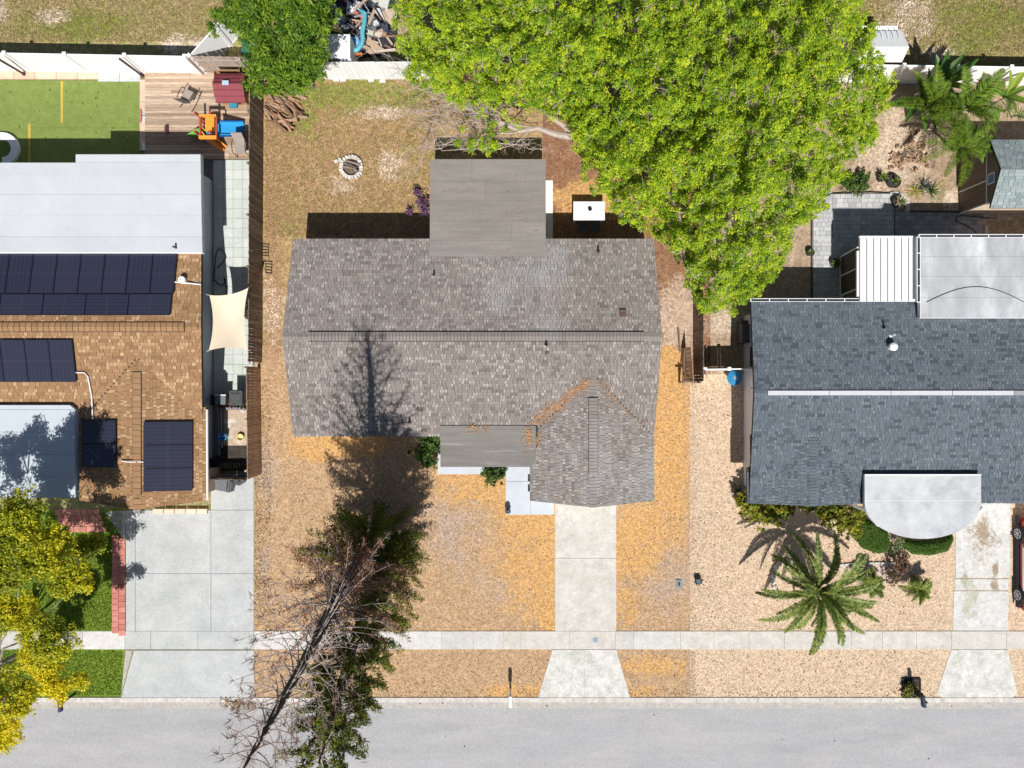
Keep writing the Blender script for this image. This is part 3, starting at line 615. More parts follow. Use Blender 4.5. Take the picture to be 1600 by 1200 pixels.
# solar arrays
def solar_mat():
    m = mat('solar_glass', [(.024, .027, .048), (.030, .033, .056)], src='obj', rough=.22, spec=.5)
    return m
sol = solar_mat(); frame_m = mat('solar_frame', [(.012, .012, .02)], rough=.4); busb = mat('cell_line', [(.055, .058, .085)], rough=.3)
def panel_mesh(w_, h_):
    me_parts = []
    return None
def solar_array(label, org, u, v, n, cells):
    """cells: (u0, v0, w, h) in metres"""
    u = Vector(u).normalized(); v = Vector(v).normalized(); nrm = u.cross(v)
    if nrm.z < 0: nrm = -nrm
    t = thing('solar_array', org, label, 'solar array', 'rooftop solar arrays of the tan house')
    for (a, b, w_, h_) in cells:
        f = MB(); c = [Vector(org)+u*x+v*y for x, y in ((a, b), (a+w_, b), (a+w_, b+h_), (a, b+h_))]
        f.mesh([p+nrm*.10 for p in c]+[p+nrm*.135 for p in c], [(3, 2, 1, 0), (4, 5, 6, 7), (0, 1, 5, 4), (1, 2, 6, 5), (2, 3, 7, 6), (3, 0, 4, 7)])
        fo = f.build('solar_panel', frame_m, t)
        g = MB(); i = .022; c2 = [Vector(org)+u*x+v*y+nrm*.139 for x, y in ((a+i, b+i), (a+w_-i, b+i), (a+w_-i, b+h_-i), (a+i, b+h_-i))]
        g.poly(c2); g.build('glass', sol, fo)
        l = MB(); lw = .006
        ax = (w_ > h_)
        nn = 10 if ax else 10
        for k in range(1, 6):
            if ax: q0 = (a+i, b+k*h_/6); q1 = (a+w_-i, b+k*h_/6)
            else: q0 = (a+k*w_/6, b+i); q1 = (a+k*w_/6, b+h_-i)
            A_ = Vector(org)+u*q0[0]+v*q0[1]+nrm*.142; B_ = Vector(org)+u*q1[0]+v*q1[1]+nrm*.142; s_ = nrm.cross((B_-A_).normalized())*lw
            l.poly([A_-s_, B_-s_, B_+s_, A_+s_])
        mid = 0.5
        if ax: q0 = (a+w_/2, b+i); q1 = (a+w_/2, b+h_-i)
        else: q0 = (a+i, b+h_/2); q1 = (a+w_-i, b+h_/2)
        A_ = Vector(org)+u*q0[0]+v*q0[1]+nrm*.142; B_ = Vector(org)+u*q1[0]+v*q1[1]+nrm*.142; s_ = nrm.cross((B_-A_).normalized())*.01
        l.poly([A_-s_, B_-s_, B_+s_, A_+s_]); l.build('cell_lines', busb, fo)
    return t
o1 = Vector((X(276, 2.7), Y(397, 2.7), 0)); o1.z = lz(o1.y)
cells = [(k*1.075, 0, 1.06, 1.85) for k in range(9)] + [(.08+k*1.90, 1.87, 1.885, .98) for k in range(5)]
solar_array('largest solar array, two rows of dark panels between white flat roof and ridge', o1, (-1, 0, 0), (0, -1, LP), 0, cells)
o2 = Vector((X(111, 3.2), Y(596, 2.9), 0)); o2.z = lz(o2.y)
solar_array('solar array of dark panels just below the horizontal roof ridge', o2, (-1, 0, 0), (0, 1, LP), 0, [(k*1.075, 0, 1.06, 1.90) for k in range(5)])
def gz(x): return GZE+GP*min(x-GX0, GX1-x)
o3 = Vector((X(127, 2.6), Y(730, 2.7), 0)); o3.z = gz(o3.x)
solar_array('small solar array in tree shade beside the pale flat roof', o3, (0, 1, 0), (1, 0, GP), 0, [(0, 0, 1.05, 1.74), (1.065, 0, 1.05, 1.74)])
o4 = Vector((X(300, 2.6), Y(767, 2.7), 0)); o4.z = gz(o4.x)
solar_array('sunlit solar array of three stacked panels near the gutter edge', o4, (0, 1, 0), (-1, 0, GP), 0, [(k*1.045, 0, 1.03, 2.06) for k in range(3)])

# ---- right house
RH = thing('house', (18, -.5, 0), 'slate blue shingled house with half round porch roof', 'house')
RRZ = 3.2; RRY = Y(614, RRZ); RP = .18; RYB = Y(472, 2.45); RYF = Y(786, 2.2); RXL = 10.82; RXR = 32
def rz_(y): return RRZ-RP*abs(y-RRY)
plane_roof('roof_slope', [(RXL-.1, RRY, RRZ), (RXR, RRY, RRZ), (RXR, RYB, rz_(RYB)), (RXL, RYB, rz_(RYB))], T, deckm, RH)
RGX0 = X(1166, 2.2); RGXM = X(1276, 3.2); RGE = rz_(RYF); RGP = .20; RGZ = RGE+RGP*(RGXM-RGX0); RGX1 = 2*RGXM-RGX0; RGY = RRY-(RRZ-RGZ)/RP
plane_roof('roof_slope', [(RXL-.1, RRY, RRZ), (RXL-.05, Y(738, 2.6), rz_(Y(738, 2.6))), (RXL-.05, RYF+.02, RGE-.02), (RXR, RYF+.02, RGE-.02), (RXR, RRY, RRZ)], T, deckm, RH)
plane_roof('roof_slope', [(RGX0, RYF, RGE), (RGXM, RYF-.03, RGZ), (RGXM, RGY, RGZ), (RGX0, RYF+1.6, RGE)], .1, deckm, RH)
plane_roof('roof_slope', [(RGXM, RYF-.03, RGZ), (RGX1, RYF, RGE), (RGX1, RYF+.1, RGE), (RGXM, RGY, RGZ)], .1, deckm, RH)
rs = math.hypot(1, RP)
shingle_field('shingles', shg_r, (27, RYB, rz_(RYB)), (-1, 0, 0), (0, -1, RP), [(0, 0), (27-RXL, 0), (27-RXL+.1, (RYB-RRY)*rs), (0, (RYB-RRY)*rs)], RH)
LFR = (RRY-RYF)*rs
shingle_field('shingles', shg_r, (RXL, RYF, RGE), (1, 0, 0), (0, 1, RP), [(RGX1-RXL, 0), (27-RXL, 0), (27-RXL, LFR), (-.1, LFR), (-.05, 1.3), (0, 0.15), (RGXM-RXL, (RGY-RYF)*rs)], RH)
rgl = (RGXM-RGX0)*math.hypot(1, RGP)
shingle_field('shingles', shg_r, (RGX0, RYF, RGE), (0, 1, 0), (1, 0, RGP), [(0, 0), (.3, 0), (RGY-RYF, rgl), (-.03, rgl)], RH)
shingle_field('shingles', shg_r, (RGX0, RYF, RGE), (0, 1, 0), (1, 0, RGP), [(.3, 0), (1.45, 0), (1.45, .9), (.85, .55)], RH)
shingle_field('shingles', shg_r, (RGX1, RYF, RGE), (0, -1, 0), (-1, 0, RGP), [(0, 0), (-.03, 0.02), (RYF-RGY, rgl), (.03, rgl)], RH)
ridge_caps(RH, shg_r, (RGXM, RYF-.03, RGZ), (RGXM, RGY, RGZ), .34, .03, .14); ridge_caps(RH, shg_r, (RXL-.1, RRY, RRZ), (X(1200, RRZ), RRY, RRZ), .34, .03, .14)
for k in range(6):
    a = X(1199+k*96, RRZ); b = X(1199+(k+1)*96, RRZ)
    mm = MB(); mm.prism([(a+.01, RRY-.10), (b-.01, RRY-.10), (b-.01, RRY+.10), (a+.01, RRY+.10)], RRZ-.03, lambda x, y: RRZ+.09-abs(y-RRY)*.35); mm.build('ridge_vent_section', mat('weathered_white_metal', [(.50, .52, .56), (.56, .58, .61)], scale=3, rough=.6) if k < 4 else mat('galvanised', [(.30, .31, .33)], rough=.5), RH)
pipe_vent(RH, 1393, 524, 3.3, 0, white_metal)
q = P(1404, 541, 3.5); m = MB(); M_ = Matrix.Rotation(.2, 4, 'Z'); m.lathe((q.x, q.y, rz_(q.y)-.05), [(.14, 0), (.14, .22), (.18, .24), (.18, .36), (.1, .42), (.01, .43)], 16); m.build('turbine_vent', white_metal, RH)
stained = mat('stained_white_roof', [(.48, .49, .515), (.55, .56, .58)], scale=1, rough=.8, blotch=(2, .06), speck=(9, .03), stain=((.34, .35, .37), .9, .5, .8))
fzr = 2.92
m = MB(); m.prism([(X(1438, fzr), Y(497, fzr)), (RXR, Y(497, fzr)), (RXR, Y(371, fzr)), (X(1438, fzr), Y(371, fzr))], 2.7, fzr-.01); m.build('flat_roof_deck', white_metal, RH)
grey_memb = mat('grey_roof_membrane', [(.36, .37, .385), (.44, .45, .465)], scale=.8, rough=.8, blotch=(1.2, .14), speck=(9, .03), stain=((.60, .61, .63), .55, .5, .72), stretch=(1.6, .6, 1))
for i, (a, b) in enumerate(((371, 401), (401, 432), (432, 465), (465, 497))):
    piece('roofing_sheet', grey_memb, ((X(1439, fzr)+RXR)/2, (Y(a, fzr)+Y(b, fzr))/2, fzr-.002+.004*(i % 2)), (RXR-X(1439, fzr), abs(Y(a, fzr)-Y(b, fzr))-.01, .012), RH)
def gutter(parent, a, b, wdt=.13, n=5, inner=gut_dark):
    a = Vector(a); b = Vector(b); d = (b-a).normalized(); s_ = d.cross(Vector((0, 0, 1))).normalized(); L = (b-a).length; ang = math.atan2(d.y, d.x); c = (a+b)/2
    g = MB(); g.obox(c+s_*wdt/2, L, .02, .12, ang); g.obox(c-s_*wdt/2, L, .02, .12, ang); g.obox(c+Vector((0, 0, -.05)), L, wdt, .02, ang)
    go = g.build('gutter', white_metal, parent)
    t_ = MB(); t_.obox(c+Vector((0, 0, -.035)), L-.04, wdt-.02, .006, ang); t_.build('gutter_bed', inner, go)
    h = MB()
    for k in range(n+1): h.obox(a+d*(L*k/n)+Vector((0, 0, .055)), .04, wdt, .02, ang)
    h.build('gutter_hanger', white_metal, go)
zr = rz_(RYB)-.02
gutter(RH, (RXL-.02, RYB+.09, zr), (X(1436, zr), RYB+.09, zr), n=9)
gutter(RH, (X(1436, fzr), Y(368.5, fzr), fzr-.05), (29, Y(368.5, fzr), fzr-.05), n=14)
gutter(RH, (X(1435.5, fzr), Y(472, fzr), fzr-.05), (X(1435.5, fzr), Y(370, fzr), fzr-.05), n=4)
# cable lying over the grey flat roof
m = MB(); m.tube([P(1448+i*12, 472-26*math.sin(i/11*2.6)+i*.3, fzr+.03) for i in range(16)], .012, 5); tag(m.build('cable', blackm, origin='auto'), 'thin black cable looping across the stained grey flat roof', 'cable')
# ribbed white patio cover
cz = 2.55
for k in range(8):
    a = X(1343+k*10.9, cz); b = X(1343+(k+1)*10.9, cz)
    piece('cover_panel', white_metal, ((a+b)/2, Y(421, cz), cz), (b-a-.045, Y(371, cz)-Y(471, cz), .05), RH)
m = MB(); m.box(X(1343, cz), X(1431, cz), Y(470.5, cz), Y(372, cz), cz-.12, cz-.045); m.build('cover_frame', mat('cover_underside', [(.25, .26, .28)], rough=.6), RH)
m = MB(); m.box(X(1342, cz), X(1433, cz), Y(371, cz), Y(369, cz), cz-.08, cz+.06); m.build('cover_fascia', white_metal, RH)
# half round porch roof
hz = 2.8; pts = [(X(1351, hz), Y(741, hz)), (X(1351, hz), Y(785, hz))]
for k in range(1, 25):
    a = math.pi*k/25; pts.append((X(1442-91*math.cos(a), hz), Y(785+57*math.sin(a), hz)))
pts += [(X(1533, hz), Y(785, hz)), (X(1533, hz), Y(741, hz))]
m = MB(); m.prism(pts, 2.62, hz); m.build('half_round_roof', stained, RH)
m = MB(); m.box(X(1351, hz), X(1533, hz), Y(742.5, hz), Y(741, hz), hz+.001, hz+.02); m.box(X(1351, hz), X(1533, hz), Y(781.4, hz), Y(780.8, hz), hz+.001, hz+.012); m.build('roof_seam', white_metal, RH)
for (a, b) in (((1534, 790), (1515, 815)), ((1515, 815), (1503, 826)), ((1350, 787), (1361, 808)), ((1361, 808), (1372, 821))):
    gutter(RH, P(a[0], a[1], 2.6), P(b[0], b[1], 2.6), .1, 2)
m = MB()
for a, b in ((1362, 800), (1522, 800), (1442, 838)):
    p = P(a, b, 2.6); m.lathe((p.x, p.y, 0), [(.09, 0), (.07, .1), (.07, 2.6)], 12)
m.build('porch_column', white, RH)
m = MB(); m.prism([(11.3, RYF+.5), (RXR, RYF+.5), (RXR, RYB-.4), (11.3, RYB-.4)], 0, 2.1)
m.mesh([(11.3, RYF+.5, 2.1), (11.3, RYB-.4, 2.1), (11.3, RRY, RRZ-.16), (11.35, RYF+.5, 2.1), (11.35, RYB-.4, 2.1), (11.35, RRY, RRZ-.16)], [(0, 2, 1), (3, 4, 5), (1, 2, 5, 4), (2, 0, 3, 5)])
m.build('wall', wall_white, RH)
m = MB(); m.box(X(1440, 2.5), RXR, RYB-.3, Y(380, 2.7), 0, 2.68); m.build('wall', wall_white, RH)
for py_ in (557, 696):
    f = MB(); yy = Y(py_, 1.6); f.box(11.24, 11.31, yy-.48, yy+.48, 1.1, 2.0); fo = f.build('window', darkgrey, RH)
    g = MB(); g.box(11.225, 11.245, yy-.42, yy-.02, 1.15, 1.95); g.box(11.225, 11.245, yy+.02, yy+.42, 1.15, 1.95); g.build('pane', glass, fo)
m = MB(); m.obox((11.2, Y(520, 1.2), .5), .5, .9, .8); m.obox((11.2, Y(507, 1.2), .35), .45, .5, .6); o = m.build('air_conditioner', darkgrey, origin='auto', bevel=.02); tag(o, 'grey air conditioning unit against the white side wall under the slate roof', 'air conditioner')
m = MB(); m.tube([(11.3, Y(606, 1.6), 1.7), (11.1, Y(606, 1.6), 1.7), (11.1, Y(612, 1.6), 1.3), (11.22, Y(616, 1.6), .9)], .025, 6); m.build('pipe', white_metal, RH)
# screened porch west of the cover
sx = X(1312.5, 0)
m = MB(); m.box(sx-.05, sx+.09, Y(470, 0), Y(402, 0), 0.04, .16); m.box(15.6, 15.75, Y(463, 2.5), Y(392, 2.5), 2.40, 2.5)
for yy in (402, 432, 462):
    y = Y(yy); m.obox(((sx+15.66)/2, y, 1.24), .055, .055, 2.46, ry=-math.atan2(sx-15.66, 2.4))
o = m.build('porch_frame', white_metal, RH)
scr = mat('dark_screen', [(.06, .05, .045), (.09, .075, .06)], scale=3, rough=.9)
for a, b in ((403, 431), (433, 461)):
    m = MB(); m.obox(((sx+15.66)/2, (Y(a)+Y(b))/2, 1.24), .01, abs(Y(a)-Y(b)), 2.3, ry=-math.atan2(sx-15.66, 2.4)); m.build('screen_panel', scr, RH)

# ------------------------------------------------------------------ fences
def vinyl_fence(label, a, b, h=1.83, sp=2.66, extra=0):
    a = Vector(a); b = Vector(b); d = (b-a); L = d.length; d.normalize(); ang = math.atan2(d.y, d.x)
    t = thing('vinyl_fence', a, label, 'fence')
    n = max(1, round(L/sp)); s = L/n
    for k in range(n+1):
        p = a+d*(k*s); mm = MB(); mm.obox(p+Vector((0, 0, (h+.06)/2)), .13, .13, h+.06, ang); mm.obox(p+Vector((0, 0, h+.08)), .17, .17, .04, ang)
        mm.build('post', white, t)
    for k in range(n):
        c = a+d*((k+.5)*s); mm = MB()
        mm.obox(c+Vector((0, 0, .9)), s-.14, .035, h-.16, ang); mm.obox(c+Vector((0, 0, h-.03)), s-.14, .06, .09, ang); mm.obox(c+Vector((0, 0, .08)), s-.14, .06, .12, ang)
        mm.build('fence_panel', white, t)
    return t
vinyl_fence('long white vinyl fence behind the artificial turf and deck', (-26.2, 15.32, 0), (-15.1, 15.12, 0))
vinyl_fence('white vinyl fence running diagonally behind the deck corner by the green tree', (-14.9, 15.15, 0), (-12.5, 17.9, 0), sp=1.9)
vinyl_fence('white vinyl fence behind the palms and sandy yard', (15.6, 14.75, 0), (28, 14.55, 0))
vinyl_fence('low white fence between wooden gate and slate roofed house', (X(1101, 1.5), Y(577, 1.5), 0), (11.25, Y(576, 1.5), 0), h=1.5, sp=1.0)
def plank_fence(label, a, b, mt, h=1.83, pw=.14, rails=1, cat='fence', name='wooden_fence', gap=.01, jit=.02):
    a = Vector(a); b = Vector(b); d = (b-a); L = d.length; d.normalize(); ang = math.atan2(d.y, d.x); s_ = d.cross(Vector((0, 0, 1)))
    t = thing(name, a, label, cat); n = int(L/pw)
    for k in range(n):
        hh = h+random.uniform(-.03, .03); c = a+d*((k+.5)*pw)+s_*random.uniform(-.006, .006)
        piece('plank', mt, c+Vector((0, 0, hh/2)), (pw-gap, .022, hh), t, rz=ang+random.uniform(-jit, jit)*2, ry=random.uniform(-jit, jit)*.5)
    for z in (.35, 1.0, h-.3):
        piece('rail', mt, a+d*L/2-s_*.045*rails+Vector((0, 0, z)), (L, .04, .09), t, rz=ang)
    for k in range(int(L/2.4)+1):
        piece('post', mt, a+d*min(L, k*2.4)-s_*.09*rails+Vector((0, 0, h/2)), (.09, .09, h), t, rz=ang)
    return t
plank_fence('long weathered fence, toned dark for shade, between the deck and the fire ring yard', (-12.12, 15.05, 0), (-12.2, .95, 0), wood_dark, rails=-1)
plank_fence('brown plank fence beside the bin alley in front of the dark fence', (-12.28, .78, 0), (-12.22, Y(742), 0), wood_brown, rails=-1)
plank_fence('weathered grey fence along the back edge of the deck', (-15.0, 15.15, 0), (-12.2, 15.1, 0), wood_grey, rails=-1)
tag(plank_fence('dark gate across the gap at the front of the bin alley', (X(330, 0), Y(742, 0), 0), (X(398, 0), Y(745, 0), 0), wood_dark, h=1.2, name='wooden_gate', cat='gate'))
# fence of white ribbed boards behind the fire ring yard
t = thing('board_fence', (X(500), Y(123.5), 0), 'white fence of upright ribbed boards behind the fire ring lawn', 'fence')
wb = mat('white_painted_board', [(.78, .79, .80), (.86, .86, .86)], src='obj', rough=.6)
x = X(508)
while x < X(690):
    piece('board', wb, (x+.115, Y(123.5)+random.uniform(-.01, .01), .9), (.225, .03, 1.8), t, rz=.05)
    piece('rib', wb, (x+.235, Y(123.5)-.02, .9), (.035, .05, 1.8), t); x += .25
piece('rail', wb, (X(600), Y(122), 1.5), (5.6, .05, .1), t)
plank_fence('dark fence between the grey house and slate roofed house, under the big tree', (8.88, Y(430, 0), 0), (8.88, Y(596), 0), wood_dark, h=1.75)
t = thing('wooden_gate', P(1070, 572, 0), 'short brown plank gate standing ajar by the orange gravel strip', 'gate')
for k in range(8):
    c = P(1065+k*.5, 547+k*6.6, 0); piece('plank', wood_brown, c+Vector((.06, 0, .62)), (.03, .195, 1.2), t, ry=.16, rz=-.05)
piece('rail', wood_dark, P(1063, 570, .3)+Vector((.12, 0, .2)), (.05, 1.6, .08), t, rz=-.06)
piece('post', wood_dark, P(1066, 597, .6), (.1, .1, 1.3), t); piece('post', wood_dark, P(1088, 597, .8), (.1, .1, 1.6), t); piece('rail', wood_dark, P(1078, 597, 1.1), (.85, .06, .1), t)
tag(piece('timber_pole', wood_dark, P(1061.5, 532, .15), (.07, 1.1, .1), None, rz=.08), 'dark timber lying on the ground just above the short brown gate', 'timber')
tag(piece('timber_pole', wood_grey, P(1104, 565, .1), (.05, 1.5, .08), None, rz=.02), 'thin pale timber on the ground beside the dark fence near the low white fence', 'timber')

# ------------------------------------------------------------------ left back yard
turfm = mat('artificial_turf', [(.17, .225, .055), (.215, .275, .07)], scale=3, rough=.95, speck=(30, .16), blotch=(1.2, .10), bump=.8, bscale=60)
m = MB(); m.prism([(-27, Y(260)), (X(219), Y(260)), (X(219), Y(127)), (-27, Y(125))], .01, .03); tag(m.build('artificial_turf', turfm), kind='structure')
yel = mat('yellow_line', [(.62, .40, .07), (.42, .32, .06)], scale=9, rough=.9)
m = MB(); m.box(X(95.5), X(99), Y(192), Y(127), .03, .034); m.box(X(44.5), X(48.5), Y(258), Y(194), .03, .034); tag(m.build('turf_line', yel), kind='structure')
m = MB(); m.box(X(48), X(218), Y(200), Y(199.4), .03, .034); tag(m.build('turf_seam', grass_g), kind='structure')
edge_t = mat('tan_kerb', [(.58, .42, .31), (.66, .50, .38)], src='obj', rough=.9, blotch=(3, .1))
te = thing('turf_border', (X(80), Y(118), 0), None, None, kind='structure')
for k in range(-4, 5): slab(te, edge_t, k*33-10, k*33+23 if k < 4 else 154, 111, 124.5, .06, 'border_slab')
for a, b in ((154, 188), (188, 221)): slab(te, conc, a, b, 112, 128.5, .07, 'border_slab')
for a, b in ((125, 160), (160, 172), (190, 215), (215, 236)): slab(te, edge_t, 219.5, 230, a, b, .08, 'border_slab')
slab(te, brickm, 219.5, 223, 170, 193, .09, 'brick'); slab(te, conc_white, 223.5, 230, 171, 181, .09, 'border_slab'); slab(te, conc_white, 223.5, 230, 182, 193, .09, 'border_slab')
m = MB(); m.box(X(224.5), X(230), Y(236), Y(224), .08, .14); tag(m.build('floor_lamp', white_metal, origin='auto'), 'small white framed light box set beside the deck edge', 'light box')
# leaf specks on the turf
m = MB()
for i in range(46):
    p = P(random.uniform(4, 216), random.uniform(128, 238), .04); s = random.uniform(.025, .06); a = random.random()*6
    m.poly([p+Vector((math.cos(a+k*1.57)*s*(1 if k % 2 else .5), math.sin(a+k*1.57)*s*(1 if k % 2 else .5), random.uniform(0, .02))) for k in range(4)])
tag(m.build('fallen_leaves', mat('dark_leaf', [(.03, .03, .015)], rough=.9)), 'dark fallen leaves dotted over the artificial turf', 'leaves', kind='stuff')
# curved white edging at the turf's far corner
m = MB(); c0 = P(8, 234)
n = 20; vs = []; fs = []
for k in range(n+1):
    a = -math.pi/2+math.pi*k/n
    for (ra, z) in ((.78, .03), (.78, .2), (.42, .2), (.42, .03)): vs.append((c0.x+ra*math.cos(a), c0.y+ra*math.sin(a), z))
for k in range(n):
    for j in range(3): fs.append((k*4+j, k*4+4+j, k*4+5+j, k*4+1+j))
m.mesh(vs, fs); m.box(c0.x-2, c0.x, c0.y+.42, c0.y+.78, .03, .2); tag(m.build('play_goal', white, origin='auto'), 'white rounded goal edge lying on the turf by the white roof', 'goal')
# patio umbrella poles leaning over the fence
for q, (a, b, lab) in enumerate((((38, 116), (-3, 92), 'dark leaning pole by the white fence at the turf edge'), ((222, 118), (187, 92), 'dark leaning pole beside the white fence next to the deck'))):
    m = MB(); A_ = P(a[0], a[1], .05); B_ = P(b[0], b[1], 2.1); m.tube([A_, B_], .055, 8); m.tube([A_+Vector((0, 0, -.04)), A_+Vector((0, 0, .06))], .09, 8)
    tag(m.build('leaning_pole', mat('brown_metal', [(.10, .05, .06)], rough=.6), origin='auto'), lab, 'pole')
# deck
dk = thing('deck', (X(310), Y(175), 0), 'weathered wooden deck with play things behind the white roofed house', 'deck')
yy = 250.0; k = 0
while yy > 110:
    x0, x1 = (229 if yy > 116 else 236), 396
    cuts = [x0, random.choice((270, 300, 340, 360)), x1] if random.random() < .45 else [x0, x1]
    for a, b in zip(cuts[:-1], cuts[1:]):
        piece('deck_board', wood_deck, ((X(a)+X(b))/2, Y(yy-2.2), .14+random.uniform(-.003, .003)), (X(b)-X(a)-.008, .130, .03), dk)
    yy -= 4.45; k += 1
piece('deck_joist', wood_dark, (X(312), Y(180), .06), (X(396)-X(229), Y(111)-Y(250), .05), dk)
# side path of square tiles
tilem = mat('greenish_path_tile', [(.52, .55, .52), (.57, .59, .57), (.50, .54, .505)], src='obj', rough=.9, speck=(16, .06), blotch=(1.2, .08), stain=((.44, .55, .47), .7, .5, .75))
sp_ = thing('side_path', (X(365), Y(420), 0), None, None, kind='structure')
for i in range(4):
    for j in range(24):
        xx = 342+i*15.2; y1 = 258+j*15.2
        piece('tile', tilem, (X(xx), Y(y1), .03+random.uniform(-.002, .002)), (.462, .462, .04), sp_)
m = MB(); m.box(X(333), X(396), Y(625), Y(250), .002, .02); m.build('path_bed', mat('path_joint', [(.34, .36, .35)], rough=.9), sp_)
m = MB(); m.prism([(X(316), Y(735)), (X(345), Y(735)), (X(345), Y(250)), (X(316), Y(250))], .002, .018); tag(m.build('side_ground', mat('dark_soil', [(.16, .15, .14), (.22, .20, .18)], scale=3, rough=.95)), kind='structure')
# shade sail
zc = {(0, 0): P(326, 548, 2.35), (1, 0): P(387, 547.5, 2.0), (0, 1): P(327, 461, 2.35), (1, 1): P(388, 449.5, 2.3)}
n = 16; vs = []
for j in range(n+1):
    for i in range(n+1):
        u_, v_ = i/n, j/n
        # edges curve inwards
        pu = .5+(u_-.5)*(1-.20*4*v_*(1-v_)) ; pv = .5+(v_-.5)*(1-.11*4*u_*(1-u_))
        p = (zc[(0, 0)]*(1-pu)+zc[(1, 0)]*pu)*(1-pv)+(zc[(0, 1)]*(1-pu)+zc[(1, 1)]*pu)*pv
        p.z -= .25*math.sin(math.pi*u_)*math.sin(math.pi*v_); vs.append(p)
t = thing('shade_sail', (X(356), Y(500), 0), 'cream shade sail stretched over the side path', 'shade sail')
m = MB(); m.mesh(vs, [(j*(n+1)+i, j*(n+1)+i+1, (j+1)*(n+1)+i+1, (j+1)*(n+1)+i) for j in range(n) for i in range(n)])
m.build('sail_cloth', mat('cream_cloth', [(.78, .66, .50), (.82, .70, .54)], scale=2, rough=.9, trans=.12), t, smooth=True)
m = MB(); m.tube([zc[(1, 1)], P(391, 447, 2.1)], .012, 4); m.tube([zc[(1, 0)], P(392, 547, 1.9)], .012, 4); m.tube([zc[(0, 1)], P(316, 459, 2.4)], .012, 4); m.tube([zc[(0, 0)], P(316, 551, 2.4)], .012, 4); m.build('rope', white_metal, t)
# garden hoses on the path
def hose(pts, lab, mt, r=.022):
    m = MB(); P3 = [P(a, b, .08) for a, b in pts]
    sm = []
    for i in range(len(P3)-1):
        p0, p1, p2, p3 = P3[max(i-1, 0)], P3[i], P3[i+1], P3[min(i+2, len(P3)-1)]
        for k in range(5):
            t_ = k/5; sm.append(.5*((2*p1)+(-p0+p2)*t_+(2*p0-5*p1+4*p2-p3)*t_*t_+(-p0+3*p1-3*p2+p3)*t_**3))
    m.tube(sm, r, 6); tag(m.build('garden_hose', mt, origin='auto', smooth=True), lab, 'hose')
hose([(334, 440), (338, 395), (346, 390), (353, 402), (345, 413), (338, 420)], 'black garden hose looped on the tiles near the wall window', blackm)
hose([(335, 438), (345, 446), (352, 440), (350, 434), (353, 450), (353, 462)], 'black garden hose trailing towards the shade sail', blackm)
hose([(377, 462), (388, 455), (392, 470), (385, 482), (376, 484), (380, 470), (392, 480)], 'black garden hose coiled between the shade sail and dark fence', blackm)

# furniture on the deck
def patio_chair(px, py, rz, label, rocking=False):
    t = thing('patio_chair', P(px, py, .155), label, 'chair'); M0 = Matrix.Translation(P(px, py, .155)) @ Matrix.Rotation(rz, 4, 'Z')
    fab = mat('taupe_sling', [(.30, .26, .23), (.34, .30, .265)], scale=5, rough=.9); fr = mat('dark_bronze', [(.05, .04, .035)], rough=.5)
    m = MB(); m.box(-.26, .26, -.28, .26, .40, .43, M=M0); m.build('seat', fab, t)
    m = MB(); M1 = M0 @ Matrix.Translation((0, -.28, .42)) @ Matrix.Rotation(R(25), 4, 'X'); m.box(-.26, .26, -.02, .02, 0, .62, M=M1); m.build('backrest', fab, t)
    for sx_ in (-1, 1):
        m = MB(); m.tube([M0 @ Vector((sx_*.3, -.34, .66)), M0 @ Vector((sx_*.32, -.05, .68)), M0 @ Vector((sx_*.31, .24, .62)), M0 @ Vector((sx_*.3, .3, 0 if not rocking else .05))], .022, 6); m.build('armrest', fr, t)
        m = MB()
        if rocking: m.tube([M0 @ Vector((sx_*.3, y, .02+.22*y*y)) for y in np.linspace(-.6, .55, 9)], .02, 6)
        else: m.tube([M0 @ Vector((sx_*.28, -.26, .42)), M0 @ Vector((sx_*.28, -.36, 0))], .02, 6)
        m.build('leg', fr, t)
    return t
patio_chair(300, 155, R(-25), 'taupe rocking patio chair alone on the sunny deck', True)
patio_chair(381, 236, R(180), 'grey patio chair tucked beside the blue slide and dark fence')
# playhouse
t = thing('playhouse', P(362, 141, .155), 'wooden playhouse with maroon ribbed roof on the deck', 'playhouse')
mar = mat('maroon_roof', [(.22, .045, .06), (.26, .06, .075)], scale=4, rough=.7); cedar = mat('cedar_board', [(.36, .21, .11), (.44, .27, .15)], src='obj', rough=.85)
b0 = P(386, 168, .155)
hx0, hx1, hy0, hy1 = X(350, .2), X(388, .2), Y(164, .2), Y(126, .2)
for (xx, yy2, sx_, sy_) in ((hx0, (hy0+hy1)/2, .03, hy1-hy0), (hx1, (hy0+hy1)/2, .03, hy1-hy0), ((hx0+hx1)/2, hy0, hx1-hx0, .03), ((hx0+hx1)/2, hy1, hx1-hx0, .03)):
    piece('wall_panel', cedar, (xx, yy2, .75), (sx_, sy_, 1.2), t)
rx0, rx1 = X(334, 1.8), X(381, 1.8); ry0, ry1 = Y(160, 1.6), Y(115, 1.6); rm = (ry0+ry1)/2+.05
